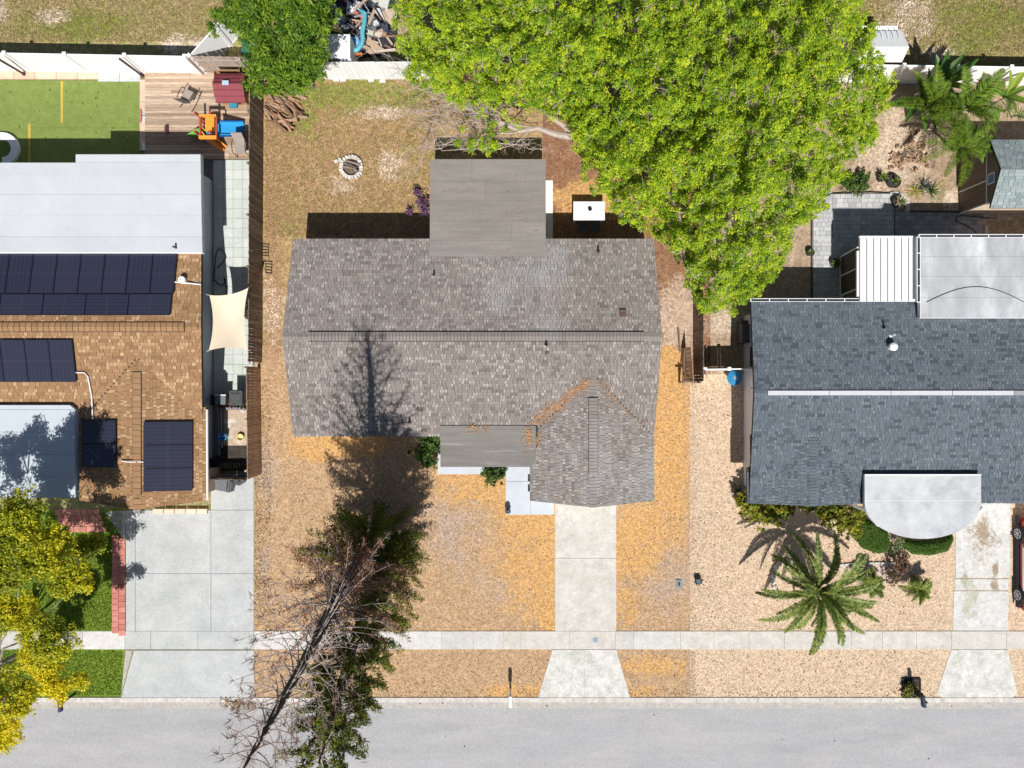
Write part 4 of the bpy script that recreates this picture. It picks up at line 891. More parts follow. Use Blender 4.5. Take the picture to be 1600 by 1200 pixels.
for side, ya, yb2 in ((0, ry0, rm), (1, rm, ry1)):
    for k in range(3):
        a = ya+(yb2-ya)*k/3; b = ya+(yb2-ya)*(k+1)/3; f_ = lambda y: 1.95-.55*abs(y-rm)
        m = MB(); o_ = .04*(k if side == 0 else 2-k)
        m.mesh([(rx0, a, f_(a)+.03), (rx1, a, f_(a)+.03), (rx1, b, f_(b)), (rx0, b, f_(b)), (rx0, a, f_(a)-.02), (rx1, a, f_(a)-.02), (rx1, b, f_(b)-.05), (rx0, b, f_(b)-.05)], [(0, 1, 2, 3), (7, 6, 5, 4), (0, 4, 5, 1), (1, 5, 6, 2), (2, 6, 7, 3), (3, 7, 4, 0)]); m.build('roof_panel', mar, t)
        m = MB(); m.box(rx0-.01, rx1+.01, a-.015, a+.015, f_(a)+.01, f_(a)+.05); m.build('roof_batten', mar, t)
m = MB(); m.obox((X(353, 1.95), rm+.02, 2.0), .3, .2, .05); m.build('skylight', mat('sky_blue_plastic', [(.42, .55, .66)], rough=.3), t)
m = MB(); m.obox(P(365, 165, .9), .38, .18, .14); m.build('window_box', mat('teal_plastic', [(.05, .28, .38)], rough=.4), t)
m = MB(); m.prism([(X(346), Y(174)), (X(390), Y(174)), (X(388), Y(160)), (X(350), Y(160))], .16, .22); m.build('floor_board', wood_deck, t)
# play slide
t = thing('play_slide', P(330, 205, .155), 'orange climbing frame with blue slide on the deck', 'play slide')
org_ = mat('orange_plastic', [(.80, .30, .04), (.84, .36, .06)], scale=2, rough=.45); red_ = mat('red_post', [(.45, .09, .05)], rough=.5); blue_ = mat('blue_plastic', [(.04, .36, .74), (.05, .40, .78)], scale=2, rough=.35); green_ = mat('green_plastic', [(.16, .42, .08)], rough=.4)
for (a, b) in ((313, 183), (336, 183), (313, 212), (336, 212)):
    p = P(a, b, .7); m = MB(); m.box(p.x-.05, p.x+.05, p.y-.05, p.y+.05, .16, 1.3); m.build('post', red_, t)
for (a, b) in ((181, 182), (214, 217)):
    m = MB(); m.box(X(311, 1.3), X(338, 1.3), Y(b, 1.3), Y(a-2, 1.3), 1.22, 1.34); m.build('top_rail', org_, t)
for a in (311, 336.5):
    m = MB(); m.box(X(a, 1.3), X(a+2.5, 1.3), Y(215, 1.3), Y(182, 1.3), 1.2, 1.3); m.build('side_rail', red_, t)
m = MB(); m.box(X(321, .9), X(335, .9), Y(205, .9), Y(183, .9), .85, .93); m.build('platform', org_, t)
m = MB(); m.box(X(322, .4), X(334, .4), Y(221, .4), Y(205, .4), .3, .4); m.build('step', mat('light_blue_plastic', [(.18, .52, .80)], rough=.4), t)
vs = []
for k in range(9):
    q = k/8; xx = X(339, .9)+(X(381, .3)-X(339, .9))*q; z = .95-.72*q; y0_, y1_ = Y(211, z), Y(194, z)
    vs += [(xx, y0_-.1, z+.14), (xx, y0_, z+.14), (xx, y0_+.03, z), (xx, y1_-.03, z), (xx, y1_, z+.14), (xx, y1_+.1, z+.14)]
m = MB(); m.mesh(vs, [(k*6+j, k*6+6+j, k*6+7+j, k*6+1+j) for k in range(8) for j in range(5)]); o = m.build('slide', blue_, t, smooth=False)
m = MB(); m.tube([vs[k*6] + Vector((0, 0, .02)) if isinstance(vs[k*6], Vector) else Vector(vs[k*6]) for k in range(9)], .035, 6); m.tube([Vector(vs[k*6+5]) for k in range(9)], .035, 6); m.build('slide_rim', mat('deep_blue_plastic', [(.01, .08, .30)], rough=.4), t)
m = MB()
for k in range(4): m.obox(P(333+k*4.2, 221+k*3, .75-.16*k), .12, .42, .05, rz=.7)
m.tube([P(323, 218, .9), P(348, 236, .2)], .05, 6); m.tube([P(332, 212, .9), P(354, 229, .2)], .05, 6); m.build('ladder', org_, t)
m = MB(); m.prism([(X(299), Y(216)), (X(320), Y(219)), (X(322), Y(206)), (X(312), Y(207))], .2, .5); m.build('side_panel', green_, t)
m = MB()
for k in range(3): m.tube([P(314, 188+k*8, 1.2-.25*k), P(320, 196+k*8, .6)], .03, 6)
m.build('climbing_net', org_, t)
# small things on the deck
m = MB(); m.obox(P(260.5, 202, .24), .14, .34, .16); m.tube([P(260.5, 208, .2), P(260.5, 212, .17)], .015, 5); tag(m.build('toy', mat('maroon_plastic', [(.10, .03, .04)], rough=.5), origin='auto'), 'small dark maroon toy alone in the middle of the deck', 'toy')

# bin alley
al = mat('pale_gravel_slab', [(.60, .56, .50), (.44, .32, .22), (.66, .62, .58)], scale=2, rough=.95)
m = MB(); m.prism([(X(350), Y(696)), (X(386), Y(696)), (X(386), Y(640)), (X(350), Y(640))], .018, .03); tag(m.build('alley_slab', al), kind='structure')
blk = mat('dark_soil_bed', [(.035, .03, .025), (.07, .06, .05)], scale=4, rough=.95)
m = MB(); m.prism([(X(345), Y(735)), (X(390), Y(735)), (X(390), Y(696)), (X(345), Y(696))], .018, .026); tag(m.build('soil_bed', blk), kind='structure')
def bin_(px, py, rz, label, mt, lying=False, open_=False):
    b0 = P(px, py, .4 if lying else 1.0); b0.z = .03
    t = thing('wheelie_bin', b0, label, 'bin')
    M0 = Matrix.Translation(b0) @ Matrix.Rotation(rz, 4, 'Z')
    if lying: M0 = M0 @ Matrix.Translation((0, 0, .3)) @ Matrix.Rotation(R(88), 4, 'X') @ Matrix.Translation((0, 0, -.5))
    m = MB(); b, tp = (.22, .25), (.29, .33)
    vs = [M0 @ Vector((sx_*b[0], sy_*b[1], .06)) for sx_, sy_ in ((-1, -1), (1, -1), (1, 1), (-1, 1))]+[M0 @ Vector((sx_*tp[0], sy_*tp[1], .98)) for sx_, sy_ in ((-1, -1), (1, -1), (1, 1), (-1, 1))]
    m.mesh(vs, [(3, 2, 1, 0), (0, 1, 5, 4), (1, 2, 6, 5), (2, 3, 7, 6), (3, 0, 4, 7)]); m.build('body', mt, t)
    m = MB(); m.box(-.31, .31, -.35, .35, .98, 1.03, M=M0); m.box(-.22, .22, -.2, .22, 1.03, 1.07, M=M0); m.build('lid', mt, t)
    for sx_ in (-1, 1):
        m = MB(); m.tube([M0 @ Vector((sx_*.24, .27, .11)), M0 @ Vector((sx_*.31, .27, .11))], .11, 12); m.build('wheel', blackm, t)
    m = MB(); m.tube([M0 @ Vector((-.25, .37, .95)), M0 @ Vector((.25, .37, .95))], .02, 6); m.build('handle', blackm, t)
bin_(369, 622, 0, 'dark grey wheeled bin beside the brown fence in the alley', darkgrey)
bin_(345, 757, R(85), 'dark grey bin lying on its side on the drive in front of the alley gate', mat('mid_grey_plastic', [(.13, .14, .15), (.2, .21, .22)], scale=7, rough=.5), lying=True)
m = MB(); p = P(380, 748, 0); m.lathe((p.x, p.y, 0), [(.2, .0), (.24, .5), (.26, .55), (.2, .56), (.05, .5)], 14); tag(m.build('round_bin', darkgrey, origin='auto', smooth=True), 'round grey tub beside the bin lying on the drive', 'tub')
t = thing('garden_grill', P(343, 625, .03), 'black grill with grey lid against the blue grey wall in the alley', 'grill')
m = MB(); m.obox(P(343, 625, .6), .75, .5, .35); m.build('firebox', blackm, t); m = MB(); m.obox(P(345, 625, .86), .5, .42, .14); m.build('lid', mat('grey_lid', [(.16, .19, .20)], rough=.4), t)
for a, b in ((335, 620), (351, 620), (335, 631), (351, 631)):
    p = P(a, b, .3); m = MB(); m.box(p.x-.02, p.x+.02, p.y-.02, p.y+.02, .03, .5); m.build('leg', blackm, t)
m = MB(); m.obox(P(344, 617.5, .9), .55, .06, .05); m.build('handle', white_metal, t)
def bucket(px, py, r, h, label, mt, mi=None):
    t = thing('bucket', P(px, py, .03), label, 'bucket'); p = P(px, py, .03)
    m = MB(); m.lathe(p, [(.001, 0), (r*.8, 0), (r, h), (r*.92, h), (r*.74, .03), (.001, .03)], 18); m.build('bucket_body', mt, t, smooth=False)
    m = MB(); m.tube([p+Vector((math.cos(a)*r, .05, h+.0+math.sin(a)*.1)) for a in np.linspace(0, math.pi, 9)], .008, 5); m.build('handle', white_metal, t)
bucket(354, 626, .17, .32, 'red bucket between the grill and the grey bin', mat('red_plastic', [(.62, .07, .05)], rough=.4))
m = MB(); m.obox(P(361, 627, .2), .3, .34, .25); tag(m.build('cooler_box', mat('coral_plastic', [(.66, .25, .18)], rough=.5), origin='auto', bevel=.02), 'coral and white box beside the red bucket', 'box')
bucket(352, 682, .2, .42, 'blue bucket standing on the pale alley slab', blue_)
bucket(377, 683, .17, .16, 'yellow and white bowl on the pale alley slab', mat('yellow_plastic', [(.80, .60, .06), (.78, .75, .6)], scale=3, rough=.4))
m = MB()
for k in range(9): m.obox(P(341+k*5, 638.5+random.uniform(-1, 1), .15), .1, .12, random.uniform(.1, .3), rz=random.random())
tag(m.build('tool_rack', mat('metal_tools', [(.35, .35, .38), (.10, .08, .10)], scale=12, rough=.5), origin='auto'), 'low rack of small tools between the bins and the pale slab', 'tool rack')
for a, b, c, d, lab in ((341, 641, 343, 720, 'nearer the wall'), (345, 641, 347, 700, 'nearer the slab')):
    m = MB(); m.tube([P(a, b, .1), P(c, d, .1)], .03, 6); tag(m.build('metal_pipe', mat('galv_pipe', [(.35, .38, .42)], rough=.4), origin='auto'), 'grey pipe lying in the alley, the one '+lab, 'pipe')
m = MB(); m.obox(P(338, 720, .2), .4, .4, .4, rz=.4); tag(m.build('crate', blackm, origin='auto'), 'black crate in the shaded end of the alley', 'crate')

# ------------------------------------------------------------------ fire ring, firewood
stone = mat('pale_block_stone', [(.62, .58, .53), (.72, .68, .63), (.52, .48, .43)], src='obj', rough=.9, blotch=(8, .1))
fc = P(549.5, 262.5)
fr = thing('fire_pit', fc, 'round fire pit of pale blocks with charred wood on the dry lawn', 'fire pit')
for k in range(22):
    a = 2*math.pi*k/22+random.uniform(-.02, .02); r = .50+random.uniform(-.015, .02)
    piece('stone_block', stone, fc+Vector((math.cos(a)*r, math.sin(a)*r, .09)), (.17, .115, .17+random.uniform(-.01, .02)), fr, rz=a+random.uniform(-.08, .08))
m = MB(); m.lathe(fc, [(.001, .02), (.42, .02)], 18); m.build('ash_bed', mat('ash', [(.10, .075, .06), (.20, .15, .12)], scale=9, rough=1), fr)
charw = mat('charred_wood', [(.05, .04, .035), (.30, .24, .20), (.16, .10, .07)], src='obj', rough=.95)
for k in range(9):
    a = random.uniform(-.9, -.2); p = fc+Vector((random.uniform(-.2, .2), random.uniform(-.18, .2), .1+.02*k)); L = random.uniform(.35, .8)
    m = MB(); m.tube([p-Vector((math.cos(a), math.sin(a), 0))*L/2, p+Vector((math.cos(a), math.sin(a), .1))*L/2], .04, 6)
    tag(m.build('charred_log', charw, origin='auto'), 'charred log lying across the round fire pit', 'log', 'charred logs in the fire pit')
for q, (a, b) in enumerate(((525, 252), (531, 250))):
    tag(piece('stone_block', stone, P(a, b, .06), (.17, .13, .12), None, rz=.5+q), ('loose pale block lying just left of the fire pit' if q == 0 else 'loose pale block resting against the upper edge of the fire pit'), 'stone')
barkm = mat('split_firewood', [(.24, .12, .065), (.40, .25, .16), (.16, .09, .055), (.48, .34, .24)], src='obj', rough=.95, stretch=(3, 3, 3), blotch=(4, .3), bump=.4)
for i in range(58):
    u_ = random.random(); v_ = random.random(); layer = i % 3
    px_ = 420+v_*52-u_*3; py_ = 147+u_*54-v_*4
    if py_ > 188 and px_ > 452: px_ -= 20
    L = random.uniform(.4, .85); a = random.gauss(-.55, .35) if i % 4 else random.uniform(0, 3); tri = random.random() < .6
    p = P(px_, py_, .07+.10*layer); d = Vector((math.cos(a), math.sin(a), random.uniform(-.15, .15)))*L/2
    m = MB(); m.tube([p-d, p-d*.3+Vector((0, 0, .012)), p+d], [.055, .07, .06] if not tri else [.07, .085, .075], 3 if tri else 5)
    tag(m.build('firewood_log', barkm, origin='auto'), 'split firewood log in the heap between dark fence and green tree', 'log', 'split logs of the woodpile')
# dark wire racks near the fence
for q, (a, b) in enumerate(((414, 385), (419, 412))):
    m = MB()
    for k in range(5): m.tube([P(a-4, b-4+k*4.5, .05), P(a+6, b-3+k*4.5, .06)], .014, 5)
    m.tube([P(a-4, b-5, .05), P(a-4, b+15, .05)], .014, 5); m.tube([P(a+6, b-5, .05), P(a+5, b+16, .05)], .014, 5)
    tag(m.build('wire_rack', blackm, origin='auto'), ('dark wire rack lying by the long fence, the one nearer the fire pit' if q == 0 else 'dark wire rack lying by the long fence, the one nearer the house front'), 'rack')
# table and chairs behind the centre house
t = thing('garden_table', P(920, 330), 'white garden table behind the grey house under the big tree', 'table')
tc = P(920.5, 329.5, .75); m = MB(); m.box(tc.x-.75, tc.x+.75, tc.y-.45, tc.y+.45, .72, .75); m.build('table_top', white, t, bevel=.01)
for sx_ in (-1, 1):
    for sy_ in (-1, 1): m = MB(); m.box(tc.x+sx_*.66-.03, tc.x+sx_*.66+.03, tc.y+sy_*.38-.03, tc.y+sy_*.38+.03, 0, .72); m.build('leg', white, t)
m = MB(); p = P(921.5, 327.5, .75); m.lathe(p, [(.001, .01), (.05, .01), (.1, .12), (.08, .14)], 10); tag(m.build('plant_pot', blackm, origin='auto'), 'tiny dark pot standing on the white garden table', 'pot')
for q, a in enumerate((911, 930)):
    t = thing('garden_chair', P(a, 352), ('dark grey chair at the white table, the one nearer the flat back roof' if q == 0 else 'dark grey chair at the white table, the one farther from the flat back roof'), 'chair', 'chairs at the white garden table'); c = P(a, 353, .45)
    m = MB(); m.box(c.x-.24, c.x+.24, c.y-.22, c.y+.24, .42, .46); m.build('seat', darkgrey, t)
    m = MB(); m.obox(Vector((c.x, c.y-.28, .68)), .48, .04, .46, rx=.2); m.build('backrest', darkgrey, t)
    for sx_ in (-1, 1):
        for sy_ in (-1, 1): m = MB(); m.box(c.x+sx_*.21-.015, c.x+sx_*.21+.015, c.y+sy_*.2-.015, c.y+sy_*.2+.015, 0, .42); m.build('leg', blackm, t)

# ------------------------------------------------------------------ scrap heap behind the white board fence
def C(n, a, b=None, r=.6): return mat(n, [a] if b is None else [a, b], scale=4, rough=r)
scrap = []
t = thing('storage_cabinet', P(525, 75), 'white flat topped cabinet with slatted front behind the white board fence', 'cabinet')
zt = 1.9; m = MB(); m.box(X(501, zt), X(547, zt), Y(90, zt), Y(53, zt), .1, zt); m.build('body', white, t, bevel=.03)
for k in range(9):
    xx = X(503, 1.6)+k*.145; piece('slat', C('slat_grey', (.10, .11, .15)), (xx, Y(90, zt)-.012, 1.0), (.1, .02, 1.6), t)
def junk(name, label, pts, z0, z1, mt, cat=None):
    m = MB(); q = [(P(a, b, z1).x, P(a, b, z1).y) for a, b in pts]
    ar = sum(q[i][0]*q[(i+1) % len(q)][1]-q[(i+1) % len(q)][0]*q[i][1] for i in range(len(q)))
    if ar < 0: q = q[::-1]
    m.prism(q, z0, z1); return tag(m.build(name, mt, origin='auto'), label, cat or name.replace('_', ' '))
junk('plastic_sheet', 'crumpled white plastic sheet on the scrap heap above the black frames', [(541, 22), (543, 2), (549, 8), (553, 5), (559, 9), (556, 14), (548, 19), (545, 20)], .7, .78, C('white_sheet', (.75, .75, .75)), 'sheet')
junk('metal_box', 'large pale grey panel at the top edge of the scrap heap', [(581, 0), (609, -3), (605, 13), (598, 12)], .4, .55, C('pale_panel', (.55, .57, .52)), 'panel')
junk('cardboard', 'buff flat board on the scrap heap beside the big tree', [(591, 17), (618, 12), (622, 30), (613, 40), (603, 32), (592, 27)], .3, .42, C('buff_board', (.55, .44, .35), (.48, .38, .30)), 'board')
junk('yellow_sheet', 'yellow plastic sheet beside the white cabinet', [(516, 46), (521, 34), (529, 41), (536, 51), (527, 49)], .9, .97, C('yellow_sheet', (.68, .58, .18)), 'sheet')
junk('grey_bin_lid', 'grey domed lid on the scrap heap right of the blue foam tube', [(574, 28), (582, 28), (588, 36), (588, 47), (573, 45)], .5, .62, C('slate_plastic', (.12, .15, .17)), 'lid')
junk('tan_plywood', 'tan plywood offcut in the scrap heap nearest the white board fence', [(571, 60), (600, 76), (597, 80), (572, 81)], .25, .3, C('plywood', (.52, .38, .28), (.44, .31, .22)), 'plywood')
junk('tan_plywood', 'small tan plywood piece under the big tree edge of the scrap heap', [(588, 48), (602, 42), (604, 53), (592, 58)], .3, .36, C('plywood', (.52, .38, .28)), 'plywood')
junk('orange_tray', 'orange tray on the scrap heap beside the white cabinet', [(550, 83), (566, 82), (566, 87), (550, 87)], .5, .65, C('burnt_orange', (.62, .16, .05)), 'tray')
junk('grey_tub', 'translucent grey tub on the scrap heap beside the green tree', [(522, 22), (527, 14), (537, 23), (534, 30), (526, 28)], .7, 1.1, C('clear_tub', (.34, .38, .42)), 'tub')
junk('grey_lounger', 'grey folded cushion on the scrap heap behind the white cabinet', [(520, 31), (524, 28), (545, 42), (540, 46), (536, 45)], .8, .95, C('grey_foam', (.18, .19, .22)), 'cushion')
junk('striped_crate', 'cream crate lid on the scrap heap right of the blue foam tube', [(571, 43), (584, 47), (583, 56), (569, 51)], .55, .63, C('cream_board', (.50, .50, .42)), 'lid')
junk('black_tarp', 'black tarp spread under the scrap heap', [(498, -6), (622, -6), (620, 60), (606, 86), (550, 90), (548, 50), (505, 48)], .03, .12, C('black_tarp', (.02, .022, .03), (.05, .05, .065)), 'tarp')
m = MB(); m.tube([P(a, b, .95) for a, b in ((563, 16), (571, 22), (569, 36), (566, 52), (567, 60), (565, 70), (558, 78), (549, 80))], .115, 8); tag(m.build('foam_tube', C('teal_foam', (.10, .38, .50), (.13, .45, .55)), origin='auto', smooth=True), 'bent teal blue foam tube lying on the scrap heap', 'foam tube')
m = MB(); p = P(555, 68, .6); m.lathe(p, [(.001, 0), (.18, 0), (.26, .2), (.22, .2), (.15, .03), (.001, .03)], 14); tag(m.build('blue_basin', C('basin_blue', (.05, .22, .5), (.3, .5, .7)), origin='auto'), 'blue basin cradled by the teal foam tube', 'basin')
cols_ = [(.04, .045, .06), (.10, .10, .12), (.45, .33, .25), (.30, .30, .33), (.6, .58, .56), (.02, .02, .025), (.50, .16, .12), (.35, .25, .18)]
for i in range(44):
    a = random.uniform(540, 600) if i % 3 else random.uniform(520, 575); b = random.uniform(2, 58); L = random.uniform(.35, 1.3); an = random.choice((-.6, -.9, .9, .2))+random.gauss(0, .25)
    q = i % len(cols_); p = P(a, b, random.uniform(.2, .9)); 
    piece_o = piece('scrap_bar', C('scrap_paint_%s' % 'abcdefgh'[q], cols_[q]), p, (L, random.uniform(.04, .13), .05), None, rz=an, ry=random.uniform(-.15, .15))
    tag(piece_o, 'loose bar or strip in the mixed scrap heap behind the white board fence', 'scrap bar', 'bars and strips in the scrap heap')
for i in range(22):
    a = random.uniform(570, 612); b = random.uniform(50, 90); p = P(a, b, random.uniform(.15, .5))
    tag(piece('timber_offcut', C('offcut_%s' % 'abc'[i % 3], ((.5, .36, .26), (.26, .17, .11), (.60, .50, .42))[i % 3]), p, (random.uniform(.3, 1.1), random.uniform(.05, .12), .05), None, rz=random.gauss(-.6, .4), ry=random.uniform(-.1, .1)), 'timber offcut in the heap between the foam tube and the big tree', 'offcut', 'timber offcuts in the scrap heap')
for i in range(16):
    a = random.uniform(505, 605); b = random.uniform(0, 45); s = random.uniform(.12, .35)
    tag(piece('scrap_box', C('scrap_box_%s' % 'abcd'[i % 4], ((.5, .5, .52), (.06, .07, .1), (.22, .24, .27), (.62, .60, .60))[i % 4]), P(a, b, .55), (s, s*.8, s*.6), None, rz=random.random()*3), 'small box or appliance part in the mixed scrap heap', 'scrap box', 'boxes in the scrap heap')
junk('green_box', 'dark green box under the green tree beside the deck corner', [(378, 60), (394, 61), (394, 90), (377, 88)], 0, 1.0, C('bottle_green', (.02, .16, .12)), 'box')
for a, b in ((525, 125), (536, 125), (580, 126), (598, 127)):
    tag(piece('stone_block', stone, P(a, b, .05), (.28, .14, .1), None, rz=random.uniform(-.1, .1)), {525: 'pale block at the foot of the white board fence, left one of the pair', 536: 'pale block at the foot of the white board fence, right one of the pair', 580: 'pale block under the white board fence nearer the pair', 598: 'pale block under the white board fence nearest the big tree'}[a], 'stone')
# white metal shed at the back under the big tree
t = thing('garden_shed', P(1385, 85), 'white metal shed peeking out beside the big tree in the back field', 'shed')
sh0, sh1 = X(1340, 2.3), X(1410, 2.3)
m = MB(); m.box(sh0, sh1-.1, Y(104, 0)-.2, Y(62, 0)-.4, 0, 2.1); m.build('wall', white_metal, t)
yr_ = Y(74, 2.7)
m = MB(); m.mesh([(sh0, yr_, 2.75), (sh1+.05, yr_, 2.75), (sh1, Y(49, 2.2), 2.25), (sh0, Y(49, 2.2), 2.25)], [(0, 1, 2, 3)]); m.mesh([(sh0, yr_, 2.75), (sh1+.05, yr_, 2.75), (sh1, Y(98, 2.2), 2.25), (sh0, Y(98, 2.2), 2.25)], [(3, 2, 1, 0)]); m.build('roof', white_metal, t)
for k in range(8):
    xx = sh0+(sh1-sh0)*k/8; piece('roof_rib', white_metal, (xx, (yr_+Y(49, 2.2))/2, 2.515), (.03, Y(49, 2.2)-yr_, .03), t, rx=-.28)
# shingled shed at the right
t = thing('garden_shed', (22.5, 9.5, 0), 'brown sided shed with grey shingled roof beside the palms', 'shed')
sx0, sx1, sy0, sy1 = 21.85, 27.5, 8.3, 10.9; sry = 9.55; srz = 3.05; sez = 2.35
brw = mat('brown_siding', [(.20, .15, .125), (.235, .18, .15)], src='obj', rough=.85)
def shed_h(y): return srz-.05-(abs(y-sry))*.47
m = MB(); m.mesh([(sx0, sy0, 0), (sx0, sy1, 0), (sx0, sy1, shed_h(sy1)), (sx0, sry, srz-.05), (sx0, sy0, shed_h(sy0)), (sx1, sy0, 0), (sx1, sy1, 0), (sx1, sy1, shed_h(sy1)), (sx1, sry, srz-.05), (sx1, sy0, shed_h(sy0))], [(4, 3, 2, 1, 0), (0, 5, 9, 4), (1, 2, 7, 6), (5, 6, 7, 8, 9)]); m.build('wall', wall_tan, t)
k = 0; y = sy0
while y < sy1-.02:
    y2 = min(y+.16, sy1); hh = min(shed_h(y), shed_h(y2)); piece('siding_board', brw, (sx0-.012, (y+y2)/2, hh/2), (.022, y2-y-.012, hh), t); y = y2
piece('trim', white_metal, (sx0-.03, sy0, 1.1), (.05, .06, 2.2), t); piece('trim', white_metal, (sx0-.035, 9.35, 1.0), (.03, .06, 2.0), t); piece('trim', white_metal, (sx0-.03, (sy0+sy1)/2, 2.0), (.04, sy1-sy0, .05), t)
f = MB(); f.box(sx0-.06, sx0-.02, 9.1, 9.6, 2.1, 2.55); fo = f.build('window', white_metal, t); g = MB(); g.box(sx0-.07, sx0-.058, 9.16, 9.54, 2.15, 2.5); g.build('pane', C('blue_pane', (.05, .22, .45), None, .2), fo)
shg_s = mat('green_grey_shingle', [(.22, .27, .27), (.28, .33, .33), (.19, .235, .24), (.33, .38, .38)], src='attr', rough=.95, speck=(60, .1))
sp2 = (srz-sez)/(sry-8.0); ssl = math.hypot(1, sp2)
plane_roof('roof_slope', [(sx0-.12, 8.0, sez), (sx1, 8.0, sez), (sx1, sry, srz), (sx0-.12, sry, srz)], .08, deckm, t); plane_roof('roof_slope', [(sx0-.12, sry, srz), (sx1, sry, srz), (sx1, 11.1, sez), (sx0-.12, 11.1, sez)], .08, deckm, t)
shingle_field('shingles', shg_s, (sx0-.12, 8.0, sez), (1, 0, 0), (0, 1, sp2), [(0, 0), (5, 0), (5, (sry-8.0)*ssl), (0, (sry-8.0)*ssl)], t, .14, .2, .4)
shingle_field('shingles', shg_s, (sx0-.12+5, 11.1, sez), (-1, 0, 0), (0, -1, sp2), [(0, 0), (5, 0), (5, (sry-8.0)*ssl), (0, (sry-8.0)*ssl)], t, .14, .2, .4)

# ------------------------------------------------------------------ paver patio of the right house
pav = mat('grey_paver', [(.42, .42, .43), (.52, .515, .51), (.36, .365, .38), (.57, .56, .55)], src='obj', rough=.9, speck=(18, .08), bump=.2)
pt = thing('paver_patio', (16, 7.5, 0), None, None, kind='structure')
def pav_area(px0, py0, px1, py1, par, cap=290):
    x0, x1, y0, y1 = X(px0), X(px1), Y(py1), Y(py0); n = 0; y = y0; row = 0
    while y < y1-.05:
        h_ = .215; x = x0-(.12 if row % 2 else 0)
        while x < x1-.03:
            wd = random.choice((.22, .30, .30, .38)); a = max(x, x0); b = min(x+wd, x1)
            if b-a > .04 and n < cap: piece('paver', pav, ((a+b)/2, y+h_/2, .03+random.uniform(0, .004)), (b-a-.012, h_-.012, .04), par); n += 1
            x += wd
        y += h_; row += 1
    return n
pav_area(1270, 375, 1310, 468, pt); pav_area(1270, 303, 1300, 375, pt); pav_area(1300, 303, 1345, 400, pt, 200)
pav_area(1345, 303, 1396, 372, pt, 120)
pt2 = thing('paver_walk', (20.5, 7.5, 0), None, None, kind='structure'); 
pav2 = mat('dark_paver', [(.27, .275, .285), (.34, .34, .35), (.22, .225, .235), (.40, .39, .385)], src='obj', rough=.9, speck=(18, .08))
_p = pav; pav = pav2; pav_area(1398, 330, 1535, 372, pt2); pav = _p
m = MB(); m.prism([(X(1269), Y(470)), (X(1311), Y(470)), (X(1311), Y(400)), (X(1535), Y(372)), (X(1535), Y(329)), (X(1398), Y(329)), (X(1398), Y(302)), (X(1269), Y(302))], .0085, .018); m.build('paver_bed', mat('paver_joint', [(.14, .14, .14)], rough=.95), pt)
m = MB(); m.tube([P(a, b, .07) for a, b in ((1268, 470), (1268, 320), (1300, 302), (1360, 300), (1400, 302), (1413, 312), (1416, 330), (1445, 331), (1540, 332))], .025, 5); tag(m.build('lawn_edging', blackm, origin='auto'), 'black edging strip round the grey paver patio', 'edging')
cst = thing('stone_edging', P(1412, 315), 'curved pale stone edging at the paver patio corner', 'edging')
for k in range(9):
    a = R(100-k*14); p = P(1398+20*math.cos(a), 323-20*math.sin(a), .05); piece('edging_stone', conc_walk, p, (.2, .26, .08), cst, rz=a)
hose([(1558, 341), (1540, 340), (1500, 337), (1495, 345), (1510, 352), (1522, 360), (1526, 366)], 'thin dark hose curling over the shaded paver walk', blackm, .018)
tag(piece('stone_block', conc_white, P(1540.5, 359, .06), (.14, .42, .1), None), 'pale narrow block at the end of the shaded paver walk', 'stone')

# ------------------------------------------------------------------ street things
def mailbox(px, py, label, mb, mp, rz=0, hh=1.12, box=(.17, .52, .22), off=0):
    """px, py: photo position of the box; it stands on a post behind it"""
    p = P(px, py, hh); t = thing('mailbox', (p.x, p.y+.1, 0), label, 'mailbox')
    m = MB(); sx_, sy_, sz_ = box; n = 8; vs = []
    for y in (-sy_/2, sy_/2):
        vs += [(-sx_/2, y, 0), (-sx_/2, y, sz_*.55)]+[(-math.cos(math.pi*k/n)*sx_/2, y, sz_*.55+math.sin(math.pi*k/n)*sz_*.45) for k in range(1, n)]+[(sx_/2, y, sz_*.55), (sx_/2, y, 0)]
    q = len(vs)//2; M0 = Matrix.Translation((p.x, p.y, hh-.1)) @ Matrix.Rotation(rz, 4, 'Z')
    m.mesh([M0 @ Vector(v_) for v_ in vs], [tuple(range(q)), tuple(range(q, 2*q))[::-1]]+[(k, q+k, q+(k+1) % q, (k+1) % q) for k in range(q)]); m.build('box', mb, t)
    m = MB(); m.box(p.x-.045, p.x+.045, p.y+.05, p.y+.14, 0, hh-.1); m.box(p.x-.045, p.x+.045, p.y-.2, p.y+.3, hh-.16, hh-.1); m.build('post', mp, t)
    m = MB(); m.box(p.x+.09, p.x+.10, p.y-.05, p.y+.05, hh-.02, hh+.16); m.build('flag', C('red_flag', (.5, .05, .04)), t)
mailbox(797.5, 1096, 'white mailbox on a post at the kerb beside the single car drive', white, white)
mailbox(94, 1103, 'dark purple grey mailbox under the yellow tree at the kerb', C('plum_metal', (.07, .05, .12)), blackm)
mailbox(1443, 1096, 'dark slate mailbox beside the small planted square at the kerb', C('slate_metal', (.03, .045, .08)), blackm, rz=.12)
p = P(930.5, 1000, .045); m = MB(); m.lathe(p, [(.11, 0), (.11, .008), (.001, .01)], 18); m.lathe(p, [(.13, 0), (.13, .006), (.112, .006)], 18)
tag(m.build('drain_cover', mat('blue_grey_iron', [(.24, .30, .38)], rough=.6), origin='auto'), 'small round blue grey cover set in the sidewalk', 'utility cover')
